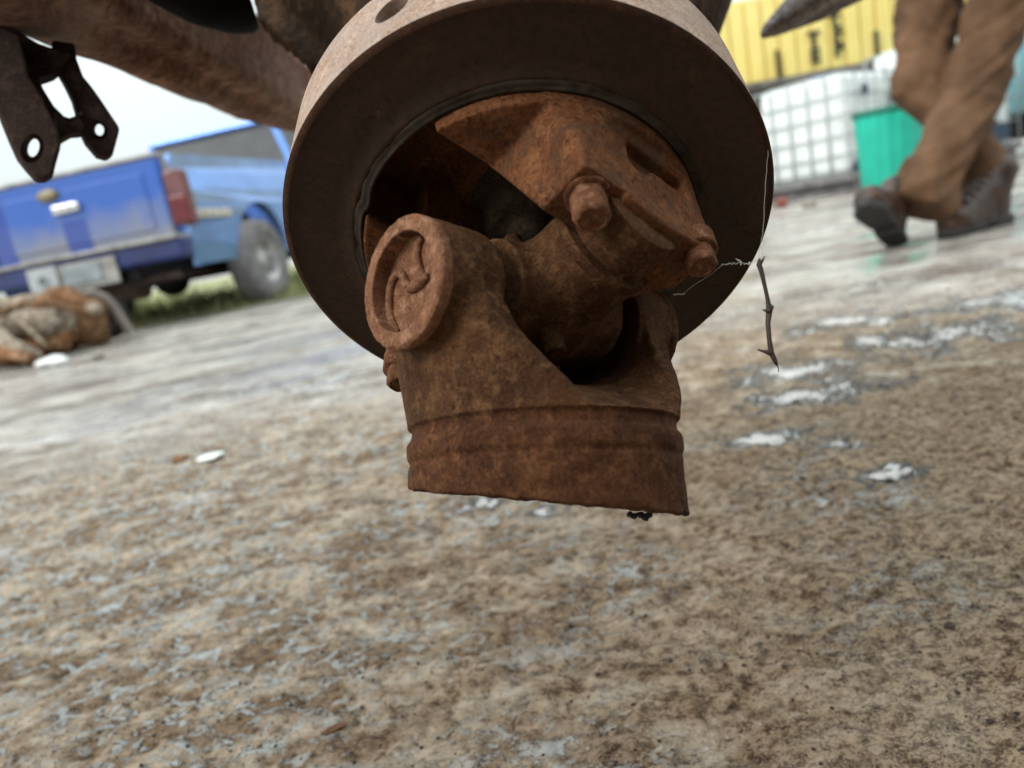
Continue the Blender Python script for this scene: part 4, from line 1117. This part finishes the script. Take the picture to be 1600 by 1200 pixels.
# pale scraps on the ground by the heap
def blob(name, label, cat, p, r, mat, flat=.3, seed=0, group=None):
    bm = bmesh.new(); bmesh.ops.create_icosphere(bm, subdivisions=3, radius=r)
    for v in bm.verts:
        v.co *= 1 + .45 * mnoise.noise(v.co / r * .9 + Vector((seed * 3.3, 0, 0))) + .15 * mnoise.noise(v.co / r * 3)
        v.co.z *= flat
    o = bm_obj(name, bm, mat, None, smooth=False); o.location = p
    return tag(o, label, cat, group)
blob('white_scrap', 'bright white scrap on the ground beside the left heap', 'scrap', gnd(84, 564, .02), .075, M['white_bit'], .35, 1)
blob('white_scrap', 'small pale pink scrap right of the bright white scrap', 'scrap', gnd(151, 556, .02), .030, M['pebble_pale'], .6, 2)
blob('white_flake', 'white flat flake on brown ground, left of the yoke', 'flake', gnd(330, 712, .003), .020, M['white_bit'], .12, 3)
blob('rust_flake', 'orange rust flake just left of the white flake', 'flake', gnd(280, 716, .004), .012, M['bark_orange'], .4, 4)

# ------------------------------------------------------------------ yellow trailer body on its chassis
ty = thing('yellow_trailer', 'yellow trailer body, its top cut low, with black letters on a grey chassis', 'trailer', loc=(2.55, 9.5, 0))
W, H0, H1 = 4.75, 1.36, 2.32  # unseen top cut low so that the puddles reflect open sky
box('wall', (W / 2, 1.2, (H0 + H1) / 2), (W, 2.36, H1 - H0), M['yellow'], ty)
n = 24
for k in range(n):
    o = box('wall_rib', ((k + .5) * W / n, -.004 if k % 2 else .006, (H0 + H1) / 2), (W / n * .86, .05, H1 - H0 - .02), M['yellow'], ty, .006)
bmx = box('chassis', (W / 2, 1.2, 1.255), (W + .1, 2.3, .20), M['chassis_grey'], ty, .01)
box('side_rail', (W / 2, -.03, 1.325), (W + .12, .10, .075), M['chassis_grey'], ty, .01)
for x in (.65, 1.0, 3.6, 4.2):
    box('support_leg', (x, .25, .60), (.12, .12, 1.12), M['yellow' if x < 1 else 'chassis_grey'], ty, .01)
for x in (1.95, 3.0):
    w = bpy.data.objects.new('road_wheel', None)
    bm = bmesh.new(); lathe(bm, [(.2, -.12), (.40, -.13), (.46, -.08), (.46, .08), (.40, .13), (.2, .12)], 32, axis='Y', c=(x, .35, .46))
    bm_obj('road_wheel', bm, M['tyre'], ty, smooth=True)
for px_, z0, z1 in ((1210, 80, 124), (1363, 50, 92)):
    a, b = at(px_, z0, 9.0), at(px_, z1, 9.0)
    box('door_rod', (a.x - 2.55, -.055, (a.z + b.z) / 2), (.04, .04, abs(a.z - b.z)), M['letter_dark'], ty, .005)
def letter(ch, px_, py_, size, parent):
    d = cd(((px_ - 800) / FPX, (py_ - 600) / FPX, 1.0)); p = CAM + d * ((9.5 - .05 - CAM.y) / d.y)
    c = bpy.data.curves.new('letter', 'FONT'); c.body = ch; c.size = size; c.extrude = .006; c.align_x = 'CENTER'; c.align_y = 'CENTER'; c.offset = .010
    t = bpy.data.objects.new('letter', c); COL.objects.link(t)
    me = bpy.data.meshes.new_from_object(t.evaluated_get(bpy.context.evaluated_depsgraph_get()))
    bpy.data.objects.remove(t)
    o = me_obj('letter', me, M['letter_dark'], parent); o.rotation_euler = (R(90), 0, 0); o.location = Vector(p) - Vector(parent.location)
for ch, x, y in (('T', 1272, 62), ('E', 1274, 88), ('T', 1304, 34), ('F', 1309, 54), ('P', 1311, 78)):
    letter(ch, x, y, .23, ty)

# ------------------------------------------------------------------ caged white tanks on pallets
def ibc(loc, rot, label, w=.94, d=.84, h=.84):
    t = thing('caged_tank', label, 'caged tank', loc=loc, rotz=rot, group='caged white tanks in front of the trailer')
    bm = bmesh.new(); add_box(bm, (0, 0, .15 + h / 2), (w - .06, d - .06, h))
    bm_obj('tank', bm, M['tank_white'], t, smooth=True, bevel=.09, seg=5)
    bm = bmesh.new(); lathe(bm, [(.11, .15 + h - .02), (.11, .15 + h + .04), (.10, .15 + h + .05), (.001, .15 + h + .05)], 24); bm_obj('filler_cap', bm, M['label_dark'], t)
    z0, z1 = .16, .15 + h * .97
    for f in range(4):
        L, off = (w, d / 2) if f % 2 == 0 else (d, w / 2)
        def P(s, z):
            p = Vector((s, -off, z)); p.rotate(Matrix.Rotation(f * math.pi / 2, 3, 'Z')); return p
        for i in range(5):
            s = -L / 2 + L * i / 5
            tube('cage_bar', [P(s, z0), P(s, z1)], .009, M['cage'], t, 6, sharp=False)
        for i in range(6):
            z = z0 + (z1 - z0) * i / 5
            tube('cage_bar', [P(-L / 2, z), P(L / 2, z)], .008, M['cage'], t, 6, sharp=False)
    for x in (-.36, 0, .36): box('pallet_runner', (x, 0, .05), (.10, d, .10), M['pallet'], t)
    box('pallet_deck', (0, 0, .125), (w + .04, d + .04, .045), M['pallet'], t, .005)
    box('label_plate', (.05, -d / 2 - .02, .27), (.40, .012, .14), M['label_dark'], t)
    box('label_plate', (-.16, -d / 2 - .024, .82), (.10, .012, .08), M['label_dark'], t)
    bm = bmesh.new(); lathe(bm, [(.05, 0), (.05, -.10), (.035, -.12), (.035, -.16), (.001, -.16)], 16, axis='Y', c=(-.30, -d / 2 + .04, .22)); bm_obj('tap', bm, M['label_dark'], t)
    return t
ibc((3.22, 6.92, 0), R(38), 'white caged tank left of the green bin, dome top showing through the cage')
ibc((4.34, 7.0, 0), R(30), 'white caged tank partly hidden behind the walking person', h=1.0)
blob('red_brick', 'small red brick rubble left of the first caged tank', 'brick', gnd(1222, 318, .03), .055, M['brick_red'], .7, 9)
blob('pale_block', 'pale block lying under the near corner of the caged tank', 'block', gnd(1262, 318, .03), .055, M['pebble_pale'], .8, 10)

# ------------------------------------------------------------------ green bin with wire handle
gb = thing('green_bin', 'bright green ribbed bin with wire handle and orange strap', 'bin', loc=(2.615, 4.78, 0)); gb.scale = (.93, .93, 1)
bm = bmesh.new(); n = 96; rings = []
for r, z, rib in [(.001, .0, 0), (.17, .0, 0), (.178, .01, 1), (.205, .50, 1), (.210, .525, 0), (.213, .545, 0), (.200, .545, 0), (.165, .03, 0), (.001, .03, 0)]:
    rings.append([bm.verts.new(((r + rib * .004 * (1 if (k // 3) % 2 else -1)) * math.cos(2 * math.pi * k / n), (r + rib * .004 * (1 if (k // 3) % 2 else -1)) * math.sin(2 * math.pi * k / n), z)) for k in range(n)])
for a, b in zip(rings, rings[1:]):
    for k in range(n): bm.faces.new((a[k], a[(k + 1) % n], b[(k + 1) % n], b[k]))
bm_obj('tub', bm, M['bin_green'], gb, smooth=True)
bm = bmesh.new(); lathe(bm, [(.208, .515), (.222, .52), (.222, .55), (.205, .552)], 64, closed=True); bm_obj('rim', bm, M['bin_rim'], gb, smooth=True)
tube('wire_handle', [(-.12 + .24 * k / 14, -.08, .54 + .13 * math.sin(math.pi * k / 14)) for k in range(15)], .006, M['cage'], gb, 8)
tube('orange_strap', [(.02, -.222, .555), (.08, -.215, .555), (.12, -.20, .54), (.14, -.198, .50), (.145, -.195, .46)], [.010, .013, .016, .018, .012], M['orange_strap'], gb, 8)

# ------------------------------------------------------------------ walking person
ORG = Vector((1.70, 2.60, 0.0))
pe = thing('person', 'person in loose brown trousers and brown lace-up boots striding left', 'person', loc=ORG)
def J(x, y, z): return (x - ORG.x, y - ORG.y, z)
kn_f, an_f, hp_f = J(1.665, 2.46, .47), J(1.375, 2.355, .135), J(1.86, 2.54, .93)
kn_r, an_r, hp_r = J(1.565, 2.62, .50), J(1.665, 2.455, .12), J(1.70, 2.74, .93)
def f_trousers(x, y, z):
    def leg(h, k, a):
        d = scaps(x, y, z, h, k, .105, .090)
        d = smin(d, scaps(x, y, z, k, a, .090, .080), .03)
        return d
    # diagonal creases gather behind the knee and above the hem
    def crease(k, a):
        t = np.clip((z - a[2]) / (k[2] - a[2]), -.3, 2.4)
        w = 5.5 * fbm(x * 4.5 + a[0] * 9, y * 4.5, z * 3.5, 2)
        ph = z * 34 + (x - a[0]) * 26 + w
        amp = .008 * np.exp(-((t - .85) / .28) ** 2) + .015 * np.exp(-((t - .04) / .16) ** 2)
        ax_ = x - (k[0] - a[0]) / (k[2] - a[2]) * z
        f1 = fbm((z + ax_ * 1.1) * 9 + a[0] * 7, y * 5, (z * .5 - ax_) * 3.2, 2)
        f2 = fbm((z - ax_ * .9) * 11 + a[1] * 5, y * 5 + 8, (z * .4 + ax_) * 4.0, 2)
        fold = .017 * (np.abs(f1) * 2 - .5) + .011 * (np.abs(f2) * 2 - .5)
        return amp * np.abs(np.sin(ph * .5)) ** .7 + fold
    d1 = leg(hp_f, kn_f, an_f) + crease(kn_f, an_f)
    d2 = leg(hp_r, kn_r, an_r) + crease(kn_r, an_r)
    d1 = d1 + .012 * fbm(x * 7 + 3, y * 7, z * 4.5, 3); d2 = d2 + .012 * fbm(x * 7 + 9, y * 7, z * 4.5, 3)
    # cut the hems square to each shin
    def hem(k, a, e):
        n = np.array([k[i] - a[i] for i in range(3)]); n = n / np.linalg.norm(n)
        return -((x - a[0]) * n[0] + (y - a[1]) * n[1] + (z - a[2]) * n[2] + e)
    flare_f = scaps(x, y, z, tuple(an_f[i] + (kn_f[i] - an_f[i]) * .14 for i in range(3)), (an_f[0] + .02, an_f[1], an_f[2] - .01), .088, .094) + crease(kn_f, an_f)
    d1 = smax(smin(d1, flare_f, .02), hem(kn_f, an_f, .035), .01)
    flare_r = scaps(x, y, z, tuple(an_r[i] + (kn_r[i] - an_r[i]) * .2 for i in range(3)), (an_r[0], an_r[1], an_r[2] + .01), .082, .092) + crease(kn_r, an_r)
    d2 = smax(smin(d2, flare_r, .02), hem(kn_r, an_r, .0), .01)
    hips = sbox(x - .05, y - .03, z - .98, .14, .17, .11, .10)
    return smin(smin(d1, d2, .012), hips, .05)
me = sdf_mesh('trousers', f_trousers, (-.46, -.42, .03), (.24, .30, 1.12), .0075, 1.0)
me_obj('trousers', me, M['trouser'], pe)
def boot(an, heel, toe, up):
    """boot from ankle joint, with the heel and toe points of its sole"""
    an, heel, toe, up = Vector(an), Vector(heel), Vector(toe), Vector(up).normalized()
    f = (toe - heel); ln = f.length; f.normalize(); up = (up - f * up.dot(f)).normalized(); s = f.cross(up)
    def loc(x, y, z):
        dx, dy, dz = x - heel.x, y - heel.y, z - heel.z
        return dx * f.x + dy * f.y + dz * f.z, dx * s.x + dy * s.y + dz * s.z, dx * up.x + dy * up.y + dz * up.z
    def upper(x, y, z):
        a, b, c = loc(x, y, z)
        w = np.interp(a, [0, .06, .13, .20, ln], [.034, .036, .040, .046, .034]).astype(np.float32)
        d = sbox(a - ln / 2, b, c - .045, ln / 2 - .002, .045, .035, .03)
        d = smax(d, np.abs(b) - w, .015)
        toeb = np.sqrt(((a - ln + .065) / 1.25) ** 2 + b ** 2 + ((c - .035) * 1.1) ** 2) - .047
        inst = scaps(a, b, c, (.075, 0, .11), (ln - .075, 0, .045), .042, .036)
        d = smin(smin(d, toeb, .02), inst, .02)
        aa = ((an.x - heel.x) * f.x + (an.y - heel.y) * f.y + (an.z - heel.z) * f.z, 0, (an.x - heel.x) * up.x + (an.y - heel.y) * up.y + (an.z - heel.z) * up.z)
        shaft_ = scaps(a, b, c, (.055, 0, .07), (aa[0], 0, aa[2] + .05), .046, .052)
        d = smin(d, shaft_, .02)
        return smax(d, .012 - c, .002) + .003 * fbm(a * 28, b * 28, c * 28, 2)
    def sole(x, y, z):
        a, b, c = loc(x, y, z)
        w = np.interp(a, [0, .06, .12, .20, ln - .03, ln], [.034, .038, .036, .050, .040, .020]).astype(np.float32)
        d = sbox(a - ln / 2, b, c - .009, ln / 2 + .008, .055, .016, .006)
        d = smax(d, np.abs(b) - w, .01)
        return smax(d, -sbox(a - .10, b, c + .006, .020, .08, .010, .003), .003)
    lo = [min(heel[i], toe[i], an[i]) - .13 for i in range(3)]; hi = [max(heel[i], toe[i], an[i]) + .13 for i in range(3)]
    bt = me_obj('boot', sdf_mesh('boot', upper, lo, hi, .0045, 1.0), M['boot'], pe)
    me_obj('sole', sdf_mesh('sole', sole, lo, hi, .0035, 1.0), M['sole'], bt)
    bm = bmesh.new()
    for k in range(5):
        q = .62 - k * .10
        c = heel + f * (ln * q + .01) + up * (.098 + k * .014)
        add_tube(bm, [c - s * .026, c + up * .010, c + s * .026], .0042, 6)
    bm_obj('laces', bm, M['lace'], bt, smooth=True)['kind'] = 'stuff'
hf = Vector(J(1.262, 2.335, .0)); tf = hf + Vector((-.135, -.10, .125)).normalized() * .245
boot((an_f[0], an_f[1], an_f[2]), hf + Vector((.02, 0, .006)), tf + Vector((.02, 0, .006)), Vector((-.35, -.1, 1)))
hr_ = Vector(J(1.690, 2.425, .004)); tr_ = Vector(J(1.425, 2.330, .004))
boot((an_r[0], an_r[1], an_r[2]), hr_, tr_, Vector((0, 0, 1)))
# upper body, above the frame
def f_jacket(x, y, z):
    d = sbox(x - .03, y - .03, z - 1.24, .12, .19, .27, .10)
    d = smin(d, sbox(x - .02, y - .03, z - 1.42, .10, .21, .10, .09), .05)
    for s in (-1, 1):
        sh, el, wr = (.02, .03 + s * .20, 1.44), (.06 * s + .03, .03 + s * .27, 1.16), (-.10 + .10 * s, .03 + s * .26, .93)
        d = smin(d, scaps(x, y, z, sh, el, .062, .052), .04); d = smin(d, scaps(x, y, z, el, wr, .052, .042), .03)
    return d + .006 * fbm(x * 9, y * 9, z * 9, 2)
me_obj('jacket', sdf_mesh('jacket', f_jacket, (-.32, -.38, .86), (.26, .44, 1.60), .011, 1.0), M['jacket'], pe)
def f_body(x, y, z):
    d = scaps(x, y, z, (.02, .03, 1.46), (-.01, .03, 1.58), .058, .052)
    hd_ = np.sqrt(((x + .02) / .92) ** 2 + ((y - .03) / .78) ** 2 + (z - 1.68) ** 2) - .112
    jaw = np.sqrt(((x + .055) / 1.0) ** 2 + ((y - .03) / .85) ** 2 + ((z - 1.61) * 1.0) ** 2) - .062
    d = smin(smin(d, hd_, .02), jaw, .03)
    d = smin(d, scaps(x, y, z, (-.125, .03, 1.69), (-.145, .03, 1.655), .008, .014), .012)      # nose
    d = smax(d, -(np.sqrt((x + .128) ** 2 + (np.abs(y - .03) - .032) ** 2 + (z - 1.69) ** 2) - .012), .012)   # eye hollows
    d = smax(d, -sbox(x + .125, y - .03, z - 1.617, .02, .024, .0025, .001), .004)               # mouth
    d = smin(d, np.sqrt(((x + .01) / .8) ** 2 + ((np.abs(y - .03) - .09) / .4) ** 2 + ((z - 1.67)) ** 2) - .032, .006)  # ears
    torso = scaps(x, y, z, (.04, .03, 1.0), (.02, .03, 1.40), .10, .10)
    d = smin(d, torso, .03)
    for s in (-1, 1):
        sh, el, wr = (.02, .03 + s * .16, 1.42), (.06 * s + .03, .03 + s * .27, 1.16), (-.10 + .10 * s, .03 + s * .26, .93)
        d = smin(d, scaps(x, y, z, sh, el, .045, .036), .02); d = smin(d, scaps(x, y, z, el, wr, .036, .026), .01)
        palm = (wr[0] - .012, wr[1], wr[2] - .055)
        d = smin(d, sbox(x - palm[0], y - palm[1], z - palm[2], .040, .016, .046, .014), .014)
        for i, (o, l) in enumerate(((-.030, .070), (-.010, .078), (.010, .073), (.028, .058))):
            k0 = (palm[0] + o, palm[1], palm[2] - .042); k1 = (k0[0] - .004, k0[1] - s * .006, k0[2] - l * .55); k2 = (k1[0] + .006, k1[1] - s * .018, k1[2] - l * .42)
            d = smin(d, scaps(x, y, z, k0, k1, .0090, .0085), .002); d = smin(d, scaps(x, y, z, k1, k2, .0085, .0072), .002)
        d = smin(d, scaps(x, y, z, (palm[0] - .030, palm[1], palm[2] + .010), (palm[0] - .052, palm[1] - s * .012, palm[2] - .045), .012, .009), .006)
    for k, a in ((kn_f, an_f), (kn_r, an_r)):
        d = smin(d, scaps(x, y, z, (k[0], k[1], k[2]), (a[0], a[1], a[2] + .02), .052, .040), .01)
    for h, k in ((hp_f, kn_f), (hp_r, kn_r)):
        d = smin(d, scaps(x, y, z, h, k, .080, .056), .02)
    return smin(d, sbox(x - .05, y - .03, z - .98, .10, .13, .09, .08), .03)
me_obj('body', sdf_mesh('body', f_body, (-.42, -.36, .08), (.20, .42, 1.82), .0075, 1.0), M['skin'], pe)
def f_hair(x, y, z):
    d = np.sqrt(((x + .012) / .92) ** 2 + ((y - .03) / .80) ** 2 + (z - 1.690) ** 2) - .118
    return smax(smax(d, -(x + .075) - (z - 1.70) * .6, .01), 1.665 - z - np.maximum(x, 0) * .5, .01) + .003 * fbm(x * 40, y * 40, z * 40, 2)
me_obj('hair', sdf_mesh('hair', f_hair, (-.15, -.10, 1.58), (.13, .16, 1.84), .006, 1.0), M['hair'], pe)

# ------------------------------------------------------------------ pale blue van at the right edge
vn = thing('pale_blue_van', 'pale blue van with dark sill at the right edge', 'van', loc=(5.20, 6.9, 0), rotz=R(-12))
bm = bmesh.new(); prism(bm, [(0, .40), (0, 1.0), (.12, 1.85), (.35, 1.98), (3.6, 1.98), (4.1, 1.25), (4.6, 1.10), (4.7, .40)], 0, 1.75, lambda u, v, h: Vector((u, h, v)))
bm_obj('body', bm, M['pale_blue'], vn, bevel=.05, seg=3)
box('sill', (2.3, .85, .29), (4.4, 1.6, .26), M['underbody'], vn, .02)
for x in (.9, 3.7):
    bm = bmesh.new(); lathe(bm, [(.18, -.1), (.30, -.11), (.33, -.06), (.33, .06), (.30, .11), (.18, .1)], 32, axis='Y', c=(x, .08, .33)); w = bm_obj('tyre', bm, M['tyre'], vn, smooth=True)
    bm = bmesh.new(); lathe(bm, [(.19, -.08), (.10, -.05), (.001, -.06)], 24, axis='Y', c=(x, .08, .33)); bm_obj('hubcap', bm, M['rim_grey'], w, smooth=True)
for x0, x1 in ((.35, 1.45), (1.6, 2.6)): box('window', ((x0 + x1) / 2, -.004, 1.48), (x1 - x0, .02, .46), M['cab_glass'], vn, .006)

# ------------------------------------------------------------------ grass under and beyond the pickup
def grass():
    V = []; F = []
    n = 15000
    for i in range(n):
        x = random.uniform(-7.5, -.2); y = 5.75 + abs(random.gauss(0, 1)) * 1.6 + (x + 2.7) * .10 + random.uniform(0, .5)
        cl_ = mnoise.noise((x * 1.6, y * 1.6, 0))
        if cl_ < -.15 and random.random() < .75: continue
        h = random.uniform(.05, .14) * (1 + cl_) * (1.5 if y > 6.6 else 1); a = random.uniform(0, 6.28); w = random.uniform(.004, .009)
        lx, ly = random.uniform(-.5, .5) * h, random.uniform(-.5, .5) * h
        c, s = math.cos(a) * w, math.sin(a) * w; z = gz(x, y) if False else 0.0
        b = len(V)
        V += [(x - c, y - s, z), (x + c, y + s, z), (x + c * .7 + lx * .4, y + s * .7 + ly * .4, z + h * .6), (x - c * .7 + lx * .4, y - s * .7 + ly * .4, z + h * .6), (x + lx, y + ly, z + h)]
        F += [(b, b + 1, b + 2, b + 3), (b + 3, b + 2, b + 4)]
    return mesh_obj('grass', V, F, M['grass'])
tag(grass(), 'short yellow green grass under and beyond the pickup', kind='stuff')
vb = bmesh.new(); prism(vb, [(-30, 5.9), (-3.4, 5.85), (-1.9, 6.0), (-.5, 6.5), (0, 7.5), (0, 40), (-30, 40)], .0, .022, lambda u, v, h: Vector((u, v, h)))
tag(bm_obj('grass_verge', vb, M['grass'], None), 'low grassy verge beyond the yard, behind the pickup', kind='structure')

# ------------------------------------------------------------------ loose stones on the concrete near the lens
def pebble(label, px_, py_, r, mat, flat=.7, seed=0, name='pebble', cat='pebble', stretch=1.0, rot=0.0, group='loose stones near the lens'):
    g = gnd(px_, py_); z = gz(g.x, g.y)
    bm = bmesh.new(); bmesh.ops.create_icosphere(bm, subdivisions=3, radius=r)
    for v in bm.verts:
        v.co *= 1 + .5 * mnoise.noise(v.co / r * .8 + Vector((seed * 7.1, 0, 0))) + .2 * mnoise.noise(v.co / r * 2.6 + Vector((seed, 0, 0)))
        v.co.x *= stretch; v.co.z *= flat
    o = bm_obj(name, bm, mat, None, smooth=False); o.location = (g.x, g.y, z + r * flat * .5); o.rotation_euler = (0, 0, rot)
    return tag(o, label, cat, group)
SPOTS = [('round black pebble below and right of the yoke', 891, 976, .0022, 'pebble', .9),
         ('black grain left of the dark pebble pair, mid ground', 962, 913, .0015, 'pebble', .7),
         ('dark flat pebble with a pale stone under it', 1076, 914, .0022, 'pebble', .5),
         ('pale blue chip right of the flat dark pebble', 1102, 937, .0030, 'pebble_pale', .3),
         ('dark chip on the far right, half way down', 1484, 979, .0032, 'pebble', .35),
         ('black crumb upper right, beyond the brown patch', 1390, 757, .0034, 'pebble', .6),
         ('small pale stone at the bottom centre right', 1101, 1163, .0020, 'pebble_pale', .7),
         ('tiny orange stone just above the bottom pale stone', 1136, 1146, .0012, 'pebble_pale', .7),
         ('black crumb at the bottom left', 155, 1144, .0020, 'pebble', .7),
         ('dark pit stone by the left edge, half way down', 28, 936, .0026, 'pebble', .6),
         ('black grain right of centre, lower third', 935, 1058, .0015, 'pebble', .7),
         ('brown grain near the bottom, under the splinter', 990, 1103, .0015, 'pebble', .6),
         ('black speck right of the yoke tip', 1255, 752, .0030, 'pebble', .5),
         ('dark crumb beside the black speck, right of yoke', 1282, 772, .0026, 'pebble', .5),
         ('pale pebble below the black speck', 1190, 908, .0018, 'pebble_pale', .7),
         ('dark grain in the lower right corner', 1547, 1128, .0018, 'pebble', .7)]
for i, (l, x, y, r_, m, fl) in enumerate(SPOTS): pebble(l, x, y, r_, M[m], fl, i + 1)
pebble('dark brown bark splinter lying at the bottom, left of centre', 522, 1140, .0034, M['bark'], .6, 31, 'splinter', 'splinter', 2.6, R(38), None)
pebble('short pale straw beside the bark splinter', 702, 1140, .0009, M['pebble_pale'], .8, 32, 'straw', 'straw', 5.5, R(60), None)
# grit that nobody could count
def grit():
    ico = [(0, 0, 1), (.894, 0, .447), (.276, .851, .447), (-.724, .526, .447), (-.724, -.526, .447), (.276, -.851, .447), (.724, .526, -.447), (-.276, .851, -.447), (-.894, 0, -.447), (-.276, -.851, -.447), (.724, -.526, -.447), (0, 0, -1)]
    fc = [(0, 1, 2), (0, 2, 3), (0, 3, 4), (0, 4, 5), (0, 5, 1), (1, 6, 2), (2, 7, 3), (3, 8, 4), (4, 9, 5), (5, 10, 1), (6, 7, 2), (7, 8, 3), (8, 9, 4), (9, 10, 5), (10, 6, 1), (11, 7, 6), (11, 8, 7), (11, 9, 8), (11, 10, 9), (11, 6, 10)]
    base = np.array(ico); F = np.array(fc)
    for nm, n, mat, rmin, rmax, lab in (('grit', 16000, M['pebble'], .00035, .0013, 'fine dark grit scattered over the concrete'), ('sand', 5000, M['pebble_pale'], .0003, .0009, 'pale sand grains scattered over the concrete')):
        x = rng.uniform(-.9, 1.2, n); y = .22 + rng.random(n) ** 1.5 * 1.6
        r_ = rmin + (rmax - rmin) * rng.random(n) ** 4 * (1 + y)
        z = ground_height(x, y)
        jit = 1 + rng.uniform(-.35, .35, (n, 12, 1))
        V = base[None] * jit * r_[:, None, None]; V[:, :, 2] *= .7
        V += np.stack([x, y, z + r_ * .2], -1)[:, None, :]
        FF = (F[None] + (np.arange(n) * 12)[:, None, None]).reshape(-1, 3)
        tag(mesh_obj(nm, V.reshape(-1, 3).tolist(), FF.tolist(), mat), lab, kind='stuff')
grit()
for o in list(bpy.data.objects):
    if o.type == 'EMPTY' and o.name.startswith('road_wheel'): bpy.data.objects.remove(o)

# ------------------------------------------------------------------ unseen dark screen behind the camera, added to keep sky light off the metal
ws = thing('sky_screen', 'unseen dark ribbed screen behind the camera, added to cut sky light', 'sky_screen', loc=(0, -1.7, 0))
M['dark_sheet'] = plain('dark_sheet', (0.035, 0.030, 0.027), 0.7, 0.25, 4)
box('screen_panel', (2.6, -.06, 1.2), (7.6, .08, 2.4), M['dark_sheet'], ws)
for k in range(25): box('screen_rib', (-1.05 + k * .30, -.0, 1.2), (.10, .04, 2.38), M['dark_sheet'], ws, .01)
box('screen_top', (2.6, .12, 2.44), (7.8, .5, .08), M['dark_sheet'], ws)
